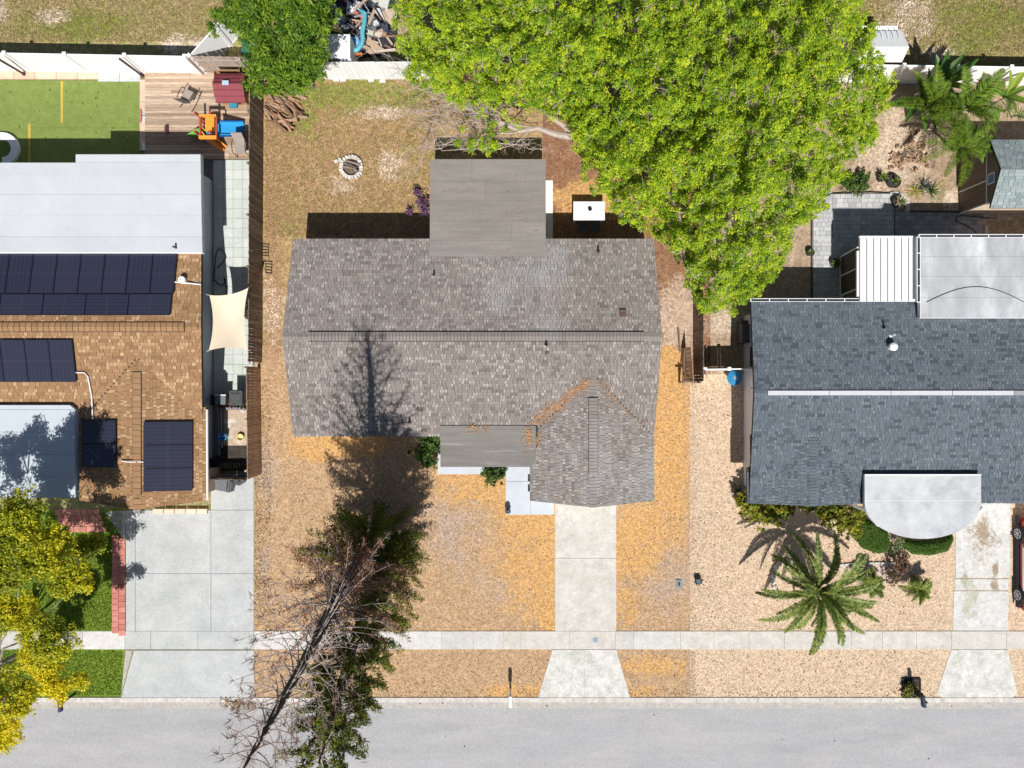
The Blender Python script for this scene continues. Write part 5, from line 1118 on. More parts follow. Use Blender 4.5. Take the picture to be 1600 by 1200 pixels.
t = thing('meter_box', P(1061, 912.5), 'grey rectangular meter box lid set in the gravel', 'meter box'); m = MB(); m.obox(P(1061, 912.5, .03), .30, .42, .05, rz=.05); m.build('lid', mat('meter_grey', [(.22, .25, .27)], rough=.8), t, bevel=.01); m = MB(); m.obox(P(1061, 912.5, .06), .1, .17, .02, rz=.05); m.build('hatch', blackm, t)
t = thing('floodlight', P(1091, 907), 'small black spotlight staked in the gravel beside the meter box', 'spotlight'); m = MB(); m.obox(P(1091, 907, .2), .3, .36, .14, rz=.2, rx=-.3); m.build('housing', blackm, t, bevel=.03); m = MB(); m.obox(P(1091.5, 908.5, .29), .2, .2, .04, rz=.2, rx=-.3); m.build('lens', mat('lamp_lens', [(.16, .20, .24)], rough=.2), t)
m = MB(); 
for k in range(5): m.tube([P(1091, 907, .1), P(1091+8*math.cos(k*1.3), 907+8*math.sin(k*1.3), .02)], .02, 5)
m.build('bracket', blackm, t)
p = P(793.5, 797, .06); m = MB(); m.lathe(p, [(.1, 0), (.13, .22), (.15, .24), (.11, .25), (.001, .22)], 14); m.lathe(p+Vector((0, .08, .0)), [(.05, .2), (.12, .34), (.02, .5)], 10); tag(m.build('plant_urn', mat('dark_urn', [(.06, .09, .13)], rough=.5), origin='auto'), 'small dark blue urn at the corner of the pale porch slab', 'urn')
t = thing('hose_coil', P(1147, 590), 'round blue hose coil hanging by the white side wall', 'hose coil'); p = P(1148, 590.5, .55)
for k, (r, z) in enumerate(((.32, 0), (.26, .05), (.20, .09), (.13, .12))):
    m = MB(); m.tube([p+Vector((math.cos(a)*r, math.sin(a)*r, z)) for a in np.linspace(0, 2*math.pi, 25)], .045, 7, cap=False); m.build('hose_loop', C('hose_blue', (.02, .22, .42)), t, smooth=True)
m = MB(); m.lathe(p+Vector((0, 0, -.5)), [(.2, 0), (.2, .05), (.05, .08), (.05, .6), (.1, .64), (.001, .65)], 12); m.build('stand', C('hub_tan', (.40, .30, .22)), t)

# car parked at the right edge
t = thing('parked_car', (25.75, -8.6, 0), 'red car with black lower trim parked beside the stained drive', 'car')
red = mat('red_car_paint', [(.42, .03, .02)], rough=.2, spec=.6); cx = 25.42; y0_, y1_ = -11.0, -6.25
def sec(y, hw, zl, zh): return [(cx-hw, y, zl), (cx+hw, y, zl), (cx+hw, y, zh), (cx-hw, y, zh)]
prof = [(y0_, .70, .45, .75), (y0_+.15, .86, .32, .95), (y0_+.8, .92, .30, 1.02), (y0_+2.2, .93, .30, 1.02), (y1_-1.2, .93, .30, 1.0), (y1_-.4, .90, .30, .88), (y1_, .68, .42, .70)]
m = MB(); vs = []
for q in prof: vs += sec(*q)
fs = [(k*4+j, k*4+(j+1) % 4, k*4+4+(j+1) % 4, k*4+4+j) for k in range(len(prof)-1) for j in range(4)]+[(3, 2, 1, 0), tuple(range(len(vs)-4, len(vs)))]
m.mesh(vs, fs); m.build('body', red, t, bevel=.06)
m = MB(); vs = []
for q in ((y0_+.25, .72, 1.0, 1.05), (y0_+.7, .70, 1.0, 1.48), (y1_-2.3, .70, 1.0, 1.52), (y1_-1.35, .76, 1.0, 1.06)): vs += sec(*q)
m.mesh(vs, [(k*4+j, k*4+(j+1) % 4, k*4+4+(j+1) % 4, k*4+4+j) for k in range(3) for j in range(4)]+[(3, 2, 1, 0), (12, 13, 14, 15)]); m.build('window_glass', glass, t, bevel=.04)
m = MB(); m.box(cx-.66, cx+.66, y0_+.75, y1_-2.35, 1.5, 1.55); m.build('roof', red, t, bevel=.02)
m = MB(); m.box(cx-.97, cx-.9, y0_+.2, y1_-.1, .18, .42); m.box(cx+.9, cx+.97, y0_+.2, y1_-.1, .18, .42); m.build('sill_trim', blackm, t)
m = MB(); m.box(cx-.955, cx-.925, y0_+.95, y1_-1.5, .62, .67); m.build('door_strip', white_metal, t)
m = MB(); m.obox((cx-1.0, y1_-1.75, 1.02), .18, .12, .12); m.build('mirror', blackm, t)
for sy_ in (Y(930, .35), Y(834, .35)):
    for sx_ in (-1, 1):
        wc = Vector((cx+sx_*.86, sy_, .34)); m = MB(); M_ = Matrix.Rotation(R(90), 4, 'Y')
        m.lathe(wc, [(.2, -.12), (.34, -.12), (.35, 0), (.34, .12), (.22, .13)], 20, M=M_); wo = m.build('wheel', blackm, t, smooth=False)
        m = MB()
        for k in range(6):
            a = k*math.pi/3; m.obox(wc+Vector((sx_*.13, math.cos(a)*.11, math.sin(a)*.11)), .03, .2, .045, rx=a)
        m.lathe(wc, [(.20, -.135), (.235, -.135), (.235, .135), (.20, .135)], 20, M=M_); m.build('rim', white_metal, wo)
        m = MB(); m.tube([(cx+sx_*.95, sy_-.45*1, .3), (cx+sx_*.97, sy_-.35, .62), (cx+sx_*.97, sy_, .76), (cx+sx_*.97, sy_+.35, .62), (cx+sx_*.95, sy_+.45, .3)], .05, 6); m.build('wheel_arch', blackm, t)
for sx_ in (-1, 1):
    m = MB(); m.obox((cx+sx_*.7, y1_-.12, .72), .3, .12, .14); m.build('headlight', white_metal, t)
    m = MB(); m.obox((cx+sx_*.72, y0_+.06, .85), .22, .1, .2); m.build('tail_light', C('tail_red', (.35, .01, .01)), t)

# ------------------------------------------------------------------ vegetation
def leaves(name, centres, radii, per, size, mt, parent, up=.6, spread=1.0, aspect=.55, drift=None, rnd_c=None):
    """leaf-sized quads scattered about cluster centres"""
    c = np.repeat(np.asarray(centres), per, 0); r = np.repeat(np.asarray(radii), per)[:, None]; n = len(c)
    off = rng.normal(0, 1, (n, 3)); off /= np.linalg.norm(off, axis=1)[:, None]+1e-9; off *= (rng.random((n, 1))**.5)*r*spread; off[:, 2] *= .7
    p = c+off
    nrm = off/(np.linalg.norm(off, axis=1)[:, None]+1e-9)*.7+rng.normal(0, .55, (n, 3)); nrm[:, 2] += up; nrm /= np.linalg.norm(nrm, axis=1)[:, None]+1e-9
    d = rng.normal(0, 1, (n, 3)); d -= (d*nrm).sum(1)[:, None]*nrm; d /= np.linalg.norm(d, axis=1)[:, None]+1e-9
    e = np.cross(nrm, d); s = size*rng.uniform(.6, 1.25, (n, 1)); dr_ = -nrm*s*.12
    v = np.stack([p-d*s, p+e*s*aspect+dr_*-1, p+d*s, p-e*s*aspect+dr_*-1], 1).reshape(-1, 3)
    q = np.arange(4*n).reshape(-1, 4)
    cr = np.repeat(rng.random(len(centres)) if rnd_c is None else np.asarray(rnd_c), per); rn = np.clip(cr*.65+rng.random(n)*.35, 0, 1)
    return tag(np_mesh(name, v, q, rn, mt, parent), kind='stuff')
def in_poly(x, y, poly):
    inside = np.zeros(len(x), bool); n = len(poly); j = n-1
    for i in range(n):
        xi, yi = poly[i]; xj, yj = poly[j]
        c = ((yi > y) != (yj > y)) & (x < (xj-xi)*(y-yi)/(yj-yi+1e-12)+xi); inside ^= c; j = i
    return inside
def edge_dist(x, y, poly):
    d = np.full(len(x), 1e9); n = len(poly)
    for i in range(n):
        ax, ay = poly[i]; bx, by = poly[(i+1) % n]; L2 = (bx-ax)**2+(by-ay)**2
        t_ = np.clip(((x-ax)*(bx-ax)+(y-ay)*(by-ay))/L2, 0, 1); d = np.minimum(d, np.hypot(x-ax-t_*(bx-ax), y-ay-t_*(by-ay)))
    return d
def nz3(x, y, s, seed): return np.array([noise.noise(Vector((a*s, b*s, seed))) for a, b in zip(x, y)])
def branches(mb, base, targets, r0=.2, n=6, seg=4, sag=.3):
    base = Vector(base)
    for t_ in targets:
        t_ = Vector(t_[:3]); L = (t_-base).length; pts = []
        for k in range(seg+1):
            q = k/seg; p = base.lerp(t_, q); p += Vector((noise.noise(p*.7), noise.noise(p*.7+Vector((9, 0, 0))), noise.noise(p*.7+Vector((0, 9, 0)))))*.12*L*math.sin(math.pi*q); p.z += math.sin(math.pi*q)*L*.08; pts.append(p)
        mb.tube(pts, [max(.012, r0*(1-.85*k/seg)) for k in range(seg+1)], n)
        yield pts
barkg = mat('grey_bark', [(.16, .13, .11), (.30, .26, .23)], scale=6, rough=.95, bump=.5, bscale=15)
bark_dead = mat('dead_branch_bark', [(.36, .29, .25), (.50, .42, .37)], scale=6, rough=.95)
leaf_big = mat('lime_green_leaf', [(.045, .12, .010), (.20, .355, .012), (.42, .555, .018), (.70, .74, .03)], src='attr', rough=.5, trans=.36, spec=.4)
# --- big spreading tree
BP = [(628, -60), (606, 30), (612, 70), (622, 105), (640, 138), (672, 150), (705, 172), (712, 205), (690, 222), (722, 240), (762, 245), (800, 225), (830, 212), (868, 190), (892, 222), (886, 262), (900, 292), (938, 318), (960, 348), (1000, 370), (1018, 372), (1050, 405), (1062, 440), (1075, 470), (1086, 494), (1112, 502), (1150, 494), (1172, 478), (1215, 440), (1240, 405), (1262, 365), (1300, 320), (1306, 300), (1340, 262), (1372, 232), (1392, 190), (1405, 150), (1408, 122), (1392, 98), (1385, 60), (1378, 40), (1352, 0), (1362, -60)]
BT = thing('tree', (X(905, 1)+1, Y(225, 1), 0), 'huge spreading lime green tree reaching over the back yards and fences', 'tree')
N0 = 14500
def sample_poly(poly, n, hfun, jitter=0):
    xs_ = [p[0] for p in poly]; ys__ = [p[1] for p in poly]
    x = rng.uniform(min(xs_), max(xs_), n*2); y = rng.uniform(min(ys__), max(ys__), n*2); k = in_poly(x, y, poly); return x[k][:n], y[k][:n]
x, y = sample_poly(BP, N0, None)
ed = edge_dist(x, y, BP); e = np.clip(ed/150, 0, 1)
lump = nz3(x, y, .022, 3.1)+.7*nz3(x, y, .055, 8.2)+.45*nz3(x+.3*y, y, .12, 4.7)
# erode the outline raggedly and open holes
keep = (ed > 8*(1+1.2*nz3(x, y, .08, 5.5))+34*np.maximum(0, nz3(x, y, .035, 2.2))) & ~((nz3(x, y, .045, 12.3)+.6*nz3(x, y, .1, 1.3) > .36) & (rng.random(len(x)) < .82))
h = 3.6+4.4*np.sqrt(e)+1.5*lump; h = np.where(rng.random(len(x)) < .22, h-rng.uniform(.5, 2.2, len(x)), h); h = np.maximum(h, 2.3); keep &= ~((ell(x, y, 765, 192, 95, 30, .3) > .5) & (rng.random(len(x)) < .86))
x, y, h, ed = x[keep], y[keep], h[keep], ed[keep]
s = (CAM_H-h)/FPX; cen = np.stack([(x-800)*s, (600-y)*s, h], 1)
leaves('crown', cen, rng.uniform(.09, .24, len(cen)), 32, .048, leaf_big, BT, up=.95)
m = MB(); bb = (BT.location.x, BT.location.y, 0)
m.tube([(bb[0], bb[1], 0), (bb[0]+.1, bb[1]+.1, 1.2), (bb[0]+.4, bb[1]+.3, 2.4)], [.42, .34, .3], 10); m.build('trunk', barkg, BT)
m = MB(); tg = [cen[i] for i in rng.choice(len(cen), 60)]; tg = [(a, b, c-.4) for a, b, c in tg]
big = [P(780, 60, 6), P(1000, 60, 6.5), P(1200, 80, 6.5), P(1150, 250, 6.2), P(1060, 330, 5.4), P(1200, 400, 4.8), P(1330, 180, 5.5), P(680, 60, 5), P(940, 250, 4.5)]
paths = list(branches(m, (bb[0]+.4, bb[1]+.3, 2.3), big, .22, 7, 6)); m.build('limb', barkg, BT)
m = MB(); allp = [p for q in paths for p in q[2:]]
for t_ in tg:
    t_ = Vector(t_); q = min(allp, key=lambda p: (p-t_).length); list(branches(m, q, [t_], .06, 4, 4))
for i in rng.choice(len(cen), 620):
    t_ = Vector(cen[i]); d_ = Vector((rng.normal(), rng.normal(), .3)).normalized(); p = t_-d_*.3+Vector((0, 0, -.1))
    for br in range(rng.integers(1, 4)):
        q = p.copy(); pts = [q.copy()]; dd = d_+Vector(rng.normal(0, .45, 3))
        for k in range(4): dd = (dd+Vector(rng.normal(0, .35, 3))).normalized(); q = q+dd*rng.uniform(.08, .2); q.z = max(q.z, t_.z-.15)+.03; pts.append(q.copy())
        m.tube(pts, [.012, .010, .008, .006, .004], 3, cap=False)
o = m.build('twigs', bark_dead, BT); o['kind'] = 'stuff'
# bare tangle hanging over the fire ring lawn
m = MB(); root = P(893, 214, 2.6)
m.tube([Vector((bb[0], bb[1], 1.6)), root, P(868, 210, 2.9), P(840, 200, 3.1), P(812, 205, 3.2), P(780, 190, 3.3)], [.2, .16, .13, .11, .1, .08], 7)
m.tube([P(893, 210, 2.3), P(880, 196, 2.9), P(862, 184, 3.2), P(845, 170, 3.4)], [.12, .1, .08, .05], 6)
m.build('limb', bark_dead, BT)
m = MB()
def bough(a, b, r, depth):
    a = Vector(a); b = Vector(b); pts = [a]
    for k in range(1, 5):
        p = a.lerp(b, k/4)+Vector((random.gauss(0, .09), random.gauss(0, .09), random.gauss(0, .06)))*(b-a).length*.5; pts.append(p)
    for p in pts:
        if p.x > X(662, 3): p.y = max(p.y, Y(238, 3.0)+random.uniform(0, .12))
    m.tube(pts, [r*(1-.17*k) for k in range(5)], 4)
    if depth:
        for p in pts[1:]:
            for _ in range(2 if depth > 1 else 3):
                d = (b-a).normalized(); d2 = Vector((d.x+random.gauss(0, .8), d.y+random.gauss(0, .8), random.gauss(0, .25))).normalized()
                bough(p, p+d2*(b-a).length*random.uniform(.3, .6), r*.5, depth-1)
for q in ((700, 188), (688, 150), (690, 215), (720, 160), (745, 225), (700, 240), (770, 170), (665, 142), (730, 200)):
    bough(P(random.choice((790, 812, 830)), 199, 3.2), P(q[0], q[1], random.uniform(2.6, 3.8)), .035, 2)
for q in range(9): bough(P(770+q*7, 205, 3.2), P(764+q*7+random.uniform(-8, 8), 233, 2.6), .013, 1 if q % 3 == 0 else 0)
o = m.build('bare_branches', bark_dead, BT); o['kind'] = 'stuff'

def lobed_tree(name, label, cat, base, lobes, mt, nclust, per, size, rad=(.15, .3), trunk_r=.16, bark=barkg, holes=.22, twigs=0, aspect=.55, forkz=None, up=.6, rc=None):
    """lobes: (px, py, h, radius_m, flat)"""
    base = Vector(base); t = thing(name, base, label, cat); cs = []; rcv = []
    vol = [l[3]**2 for l in lobes]; tot = sum(vol)
    for li, (px_, py_, h_, r_, fl) in enumerate(lobes):
        c = np.array(P(px_, py_, h_)); n = int(nclust*vol[li]/tot)
        d = rng.normal(0, 1, (n, 3)); d[:, 2] = np.where(rng.random(n) < .8, np.abs(d[:, 2]), d[:, 2]); d /= np.linalg.norm(d, axis=1)[:, None]
        rr_ = r_*(rng.uniform(.4, 1.0, (n, 1))**.6)*(1.02+.75*np.array([noise.noise(Vector(q)*2.1+Vector((li*7., 3, 0))) for q in d]))[:, None]; p = c+d*rr_*np.array([1, 1, fl])
        nn = np.array([noise.noise(Vector(q)*(1.1)+Vector((li*3.3, 0, 0))) for q in p]); p = p[nn < holes]; nn = nn[nn < holes]
        p += (nn[:, None])*d[:len(p)]*0
        cs.append(p)
    cs = np.concatenate(cs)
    leaves('crown', cs, rng.uniform(rad[0], rad[1], len(cs)), per, size, mt, t, up=up, aspect=aspect, rnd_c=None if rc is None else rc(cs))
    m = MB(); fz_ = forkz or 1.2; top = base+Vector((0, 0, fz_)); m.tube([base, base+Vector((.03, .02, fz_*.5)), top], [trunk_r, trunk_r*.85, trunk_r*.75], 9); m.build('trunk', bark, t)
    m = MB(); ps = list(branches(m, top, [P(l[0], l[1], l[2]-.3) for l in lobes[::2]], trunk_r*.42, 6, 5)); ap = [p for q in ps for p in q[2:]]
    for i in rng.choice(len(cs), min(len(cs), 30+twigs)):
        q = min(ap, key=lambda p: (p-Vector(cs[i])).length); list(branches(m, q, [cs[i]], .025, 4, 3))
    m.build('branches', bark, t)['kind'] = 'stuff'
    return t
leaf_green = mat('fresh_green_leaf', [(.025, .07, .010), (.09, .19, .015), (.19, .32, .02), (.34, .44, .04)], src='attr', rough=.45, trans=.3, spec=.4)
lobed_tree('tree', 'bushy green tree at the deck corner between fence and scrap heap', 'tree', P(455, 105, 0)+Vector((1.0, -1.0, 0)),
           [(440, -20, 4.4, 1.9, .6), (478, 20, 4.6, 1.15, .7), (415, 45, 4.0, 1.2, .7), (470, 62, 4.6, 1.1, .7), (440, 100, 3.8, 1.3, .7), (470, 100, 4.0, 1.0, .6), (416, 120, 3.2, .85, .6), (448, 120, 3.2, .75, .6), (340, 33, 3.4, .5, .6), (375, 20, 3.6, .7, .6), (480, 85, 4.2, .7, .6)], leaf_green, 3000, 18, .105, twigs=30, aspect=.3, rad=(.12, .3), holes=.12)
leaf_yel = mat('yellow_blossom_leaf', [(.08, .13, .012), (.34, .38, .018), (.70, .62, .018), (.95, .76, .02)], src='attr', rough=.5, trans=.3)
def yrc(cs): 
    return np.clip(.34+.30*np.clip((-cs[:, 1]-9)/4, -1, 1)+.35*np.array([noise.noise(Vector(q)*.55+Vector((4, 4, 0))) for q in cs])*2+.25*(cs[:, 2]-5.2)/2+rng.normal(0, .12, len(cs)), 0, 1)
lobed_tree('tree', 'yellow flowering tree on the lawn in front of the tan house', 'tree', (-23.6, -12.9, 0),
           [(35, 822, 6.6, 1.2, .6), (12, 860, 6.4, 1.1, .6), (62, 862, 6.6, 1.05, .6), (92, 850, 6.0, .6, .6), (8, 895, 5.8, .8, .6), (95, 905, 5.6, .7, .6), (124, 902, 5.6, .6, .6), (140, 858, 3.6, .75, .5), (30, 945, 4.6, .75, .5), (60, 990, 5.2, .7, .5), (88, 1000, 5.2, .85, .6), (62, 1032, 4.8, .7, .6), (92, 1062, 4.6, .75, .6), (125, 1068, 4.6, .4, .6), (-15, 960, 5.0, 1.0, .5), (12, 1095, 4.6, 1.1, .6), (36, 1082, 4.6, .6, .6), (3, 1145, 4.4, .8, .5), (-50, 860, 6.5, 1.6, .6)],
           leaf_yel, 4600, 24, .06, forkz=2.0, trunk_r=.12, twigs=50, holes=.16, rc=yrc)
# --- the tall pair of star-branched conifers in front of the grey house
pine_green = mat('dark_pine_needles', [(.026, .042, .006), (.078, .105, .010), (.17, .19, .018), (.31, .31, .035)], src='attr', rough=.7, trans=.15)
pine_dead = mat('rust_dead_needles', [(.12, .06, .035), (.28, .13, .07), (.42, .21, .12), (.22, .12, .075)], src='attr', rough=.9)
bark_dk = mat('dark_conifer_bark', [(.045, .042, .042), (.09, .08, .075)], scale=8, rough=.95, bump=.4)
twig_pale = mat('pale_dead_twig', [(.34, .27, .235), (.50, .42, .38)], scale=5, rough=.95)
def conifer(label, axis, rfun, style, seed, whorl=.42, gr=.24, gn=20, step=.06):
    """axis: points of the leaning trunk; style(h, ang) -> 'green', 'dead', 'bare'"""
    random.seed(seed); A_ = [Vector(p) for p in axis]; H = A_[-1].z
    t = thing('conifer', A_[0], label, 'tree')
    def at(h):
        for a, b in zip(A_[:-1], A_[1:]):
            if h <= b.z: return a.lerp(b, (h-a.z)/(b.z-a.z))
        return A_[-1]
    m = MB(); hs = np.linspace(0, H, 22); m.tube([at(q) for q in hs], [.30*(1-q/H)**.65+.02 for q in hs], 9); m.build('trunk', bark_dk, t)
    mb_ = MB(); gl = []; dl = []; dk_ = MB(); h = 1.0; k = 0
    while h < H-.2:
        n = random.choice((5, 6, 6, 7)); a0 = random.random()*6.28
        for i in range(n):
            a = a0+i*6.283/n+random.gauss(0, .12); L = rfun(h, a)*random.uniform(.75, 1.1)
            if L < .12: continue
            st = style(h, a); c = at(h); rise = random.uniform(.05, .3) if st != 'bare' else random.uniform(-.05, .35)
            d = Vector((math.cos(a), math.sin(a), 0)); pts = [c+d*L*q+Vector((0, 0, L*(rise*q+.10*q*q-.18*math.sin(q*3.14)))) for q in (0, .3, .6, .85, 1)]
            mb_.tube(pts, [.024, .018, .013, .009, .005], 4)
            for q in np.arange(.35, 1.01, .075 if st == 'bare' else step):
                p = c+d*L*q+Vector((0, 0, L*(rise*q+.10*q*q-.18*math.sin(q*3.14))))
                if st == 'green': gl.append(p); 
                elif st == 'dead':
                    if random.random() < .75: dl.append(p)
                if st in ('bare', 'dead') and random.random() < (.62 if q > .62 else .12):
                    for sg in (-1, 1):
                        if random.random() < .45: continue
                        l2 = random.uniform(.12, .38)*(.6+.6*(1-q)); e = d*random.uniform(.3, .9)+Vector((-d.y, d.x, 0))*sg*random.uniform(.4, 1)+Vector((0, 0, random.uniform(-.4, .4)))
                        mb_.tube([p, p+e.normalized()*l2], [.009, .004], 3, cap=False)
            if st == 'bare':
                p = pts[-1]
                for _ in range(8):
                    e = d*random.uniform(-.1, 1)+Vector((random.gauss(0, .6), random.gauss(0, .6), random.gauss(-.1, .5))); dk_.tube([p, p+e.normalized()*random.uniform(.1, .26)], [.009, .004], 3, cap=False, r=random.random())
        h += whorl*random.uniform(.75, 1.2); k += 1
    mb_.build('branches', twig_pale, t)['kind'] = 'stuff'
    if dk_.f: dk_.build('dry_tufts', mat('brown_twig_tuft', [(.16, .10, .085), (.28, .19, .16)], src='attr', rough=.95), t)['kind'] = 'stuff'
    if gl: leaves('crown', np.array([tuple(p) for p in gl]), np.full(len(gl), gr), gn, .10, pine_green, t, up=.35, aspect=.2)
    if dl: leaves('dead_foliage', np.array([tuple(p) for p in dl]), np.full(len(dl), .2), 11, .08, pine_dead, t, up=.3, aspect=.24)
    return t
def rA(h, a): return 2.5-.75*max(0, math.sin(a)) if h < 6.5 else 2.35 if h < 9 else max(.35, 2.85*(1-(h-9)/10.8)**.9)
def sA(h, a):
    if h < 4.6: return 'green'
    if h < 6.0: return 'green' if math.sin(a) > .1 else 'dead'
    if h < 10.2: return 'dead' if random.random() < .85 else 'bare'
    return 'bare'
conifer('tall mostly dead conifer with bare pale branches leaning over the street', [(-6.55, -7.1, 0), (-6.35, -7.35, 5), (-6.2, -7.65, 9.5), (-6.1, -8.2, 14), (-6.1, -8.75, 18.3)], rA, sA, 5, .38, .27, 24)
def rB(h, a): return (1.95-.3*max(0, math.sin(a)) if h < 6 else 1.95-.085*(h-6))*(1.0 if math.cos(a) > -.3 else .8)
def sB(h, a):
    if h > 9.2: return 'green' if random.random() < .93 else 'bare'
    if math.cos(a) > .15: return 'green'
    if h < 3.5: return 'green'
    return 'dead' if random.random() < .8 else 'bare'
conifer('green leaning conifer with star shaped branches beside the dead one', [(-5.9, -7.7, 0), (-5.8, -8.5, 4.5), (-5.75, -9.6, 9.3), (-5.55, -10.9, 14.0)], rB, sB, 11, .44, .18, 19, .065)
random.seed(21)

# --- palms
def frond_mesh(L, nl, lw, ll, droop, mt, vee=.5, ragged=.12, tipsw=.35, rachis=.02):
    m = MB(); pts = []
    for k in range(9):
        q = k/8; pts.append(Vector((L*q*(1-.10*droop*q), 0, L*(.28*math.sin(q*2.2)-droop*q*q*.55))))
    m.tube(pts, [rachis*(1-.7*k/8)+.004 for k in range(9)], 4, r=.7)
    for i in range(nl):
        q = .14+.86*i/nl; f = q*8; k = min(7, int(f)); p = pts[k].lerp(pts[k+1], f-k); tdir = (pts[k+1]-pts[k]).normalized()
        for sg in (-1, 1):
            l_ = ll*(math.sin(math.pi*min(1, (q*.82+.16)))**.6)*random.uniform(1-ragged, 1+ragged); side = Vector((0, sg, 0))
            d = (tdir*(.55+q*tipsw)+side*1.0+Vector((0, 0, vee*random.uniform(.3, 1.1)-.25))).normalized(); e = d.cross(Vector((0, 0, 1))).normalized()*lw/2
            tip = p+d*l_+Vector((0, 0, -.12*l_)); mid = p+d*l_*.5+Vector((0, 0, .02)); r = random.random()
            m.poly([p-e*.6, mid-e, tip, mid+e, p+e*.6], r)
    me = bpy.data.meshes.new('frond_mesh'); me.from_pydata([tuple(v_) for v_ in m.v], [], m.f); me.materials.append(mt)
    a = me.attributes.new('rnd', 'FLOAT', 'FACE'); a.data.foreach_set('value', np.array(m.r, dtype=np.float32)); me.update(); return me
def palm(name, label, base, top, specs, mt_list, trunk_r=.16, tm=None, boots=True, cat='palm'):
    """specs: (azimuth deg, elevation deg, length scale, mesh index)"""
    t = thing(name, base, label, cat); base = Vector(base); top = Vector(top)
    m = MB(); n = 12; m.tube([base.lerp(top, k/n) for k in range(n+1)], [trunk_r*(1.15-.2*k/n+(.06 if k % 2 else 0)) for k in range(n+1)], 10); m.build('trunk', tm or barkg, t)
    for az, el, sc, mi in specs:
        o = bpy.data.objects.new('frond', mt_list[mi]); col.objects.link(o); o.parent = t
        o.location = top-base; o.scale = (sc, sc, sc); o.rotation_euler = (R(random.uniform(-20, 20)), -R(el), R(az))
    return t
palm_g = mat('palm_leaflet', [(.03, .065, .008), (.075, .13, .016), (.15, .22, .03), (.28, .33, .08), (.40, .40, .13)], src='attr', rough=.55, trans=.2, spec=.5)
fm = [frond_mesh(2.85, 60, .046, .27, d_, palm_g, vee=.9, rachis=.035, tipsw=.6) for d_ in (.35, .55, .85)]
specs = []
az = 0
for i in range(34):
    az += 137.5; el = (-12, 0, 14, 30, 48)[i*5//34]+random.uniform(-6, 6); specs.append((az, el, random.uniform(.8, 1.08), (2, 1, 1, 0, 0)[i*5//34]))
palm('palm_tree', 'large feather leaved date palm in the pale front gravel', P(1268, 935, 0)+Vector((.0, .0, 0)), P(1276, 922, 2.75), specs, fm, .24)
areca = mat('areca_leaflet', [(.015, .055, .006), (.045, .11, .008), (.09, .18, .012), (.17, .27, .02), (.30, .36, .03)], src='attr', rough=.65, trans=.25)
fa = [frond_mesh(2.15, 84, .024, .42, d_, areca, vee=.9) for d_ in (.6, .9, 1.2)]
def sp_ring(n, els, sc): return [(i*360/n*1.6+random.uniform(-20, 20), random.uniform(*els), random.uniform(.8, 1.1)*sc, i % 3) for i in range(n)]
palm('palm_tree', 'feathery palm in front of the white fence, the one beside the banana plant', P(1452, 190, 0), P(1447, 172, 2.4), sp_ring(13, (5, 60), .85), fa, .07)
palm('palm_tree', 'feathery palm with dense arching fronds in the middle of the sandy yard', P(1492, 190, 0), P(1500, 172, 2.6), sp_ring(16, (0, 55), .95), fa, .08)
palm('palm_tree', 'feathery palm with yellowing fronds next to the brown shed', P(1490, 235, 0), P(1500, 228, 2.0), sp_ring(14, (-5, 50), .85), fa, .07)
lf = mat('banana_leaf', [(.04, .11, .02), (.08, .18, .025), (.22, .30, .04)], src='obj', rough=.4, trans=.25)
def leafy(name, label, px_, py_, n, L, W, mt, el=(20, 65), h0=.0, cat='plant', seed=0, curl=.5, stem=.03, grp=None):
    """plant of big strap or paddle leaves, each leaf a part"""
    base = P(px_, py_, 0); t = thing(name, base, label, cat, grp)
    m = MB(); K = 7
    for k in range(K): pass
    vs = []
    for k in range(K+1):
        q = k/K; x_ = L*q; z_ = L*(.25*q-curl*q*q*.6); w_ = W*math.sin(math.pi*min(.98, .12+q*.86))**.8/2
        vs += [(x_, -w_, z_+w_*.35), (x_, 0, z_), (x_, w_, z_+w_*.35)]
    m.mesh(vs, [(k*3+j, k*3+3+j, k*3+4+j, k*3+1+j) for k in range(K) for j in range(2)])
    me = bpy.data.meshes.new('leaf_mesh'); me.from_pydata(vs, [], m.f); me.materials.append(mt); me.update()
    if h0 > .15 or stem > .02:
        m = MB(); m.tube([base, base+Vector((0, 0, max(.08, h0)))], [stem*1.2, stem], 7); m.build('stem', barkg, t)
    for i in range(n):
        o = bpy.data.objects.new('leaf', me); col.objects.link(o); o.parent = t; o.location = (0, 0, h0); s = random.uniform(.75, 1.1); o.scale = (s, s, s)
        e_ = random.uniform(*el); o.rotation_euler = (R(random.uniform(-25, 25)), -R(e_), i*2.39996+random.uniform(-.3, .3))
    return t
leafy('banana_plant', 'broad leaved banana plant between the big tree and the feathery palms', 1416, 175, 11, 1.9, .42, lf, (5, 50), 1.2)
leafy('banana_plant', 'dark broad leaved banana plant against the white fence behind the feathery palms', 1440, 150, 9, 1.7, .40, lf, (10, 55), 1.3)
leafy('banana_plant', 'bright green banana plant by the white fence near the brown shed', 1548, 165, 10, 1.6, .34, mat('bright_banana_leaf', [(.10, .22, .03), (.30, .38, .05)], src='obj', rough=.4, trans=.3), (5, 55), 1.0)
strap = mat('strap_leaf_green', [(.05, .12, .03), (.14, .22, .05), (.25, .30, .08)], src='obj', rough=.5, trans=.15)
strapy = mat('strap_leaf_yellow', [(.30, .30, .06), (.50, .42, .10)], src='obj', rough=.5, trans=.15)
strapd = mat('strap_leaf_dark', [(.04, .06, .06), (.09, .11, .10)], src='obj', rough=.5)
leafy('yucca_plant', 'dark spiky plant in the sandy yard in front of the brown shed', 1441, 291, 26, .55, .05, strapd, (0, 70))
leafy('yucca_plant', 'yellow striped spiky plant in the sandy yard', 1428, 300, 24, .5, .05, strapy, (0, 70))
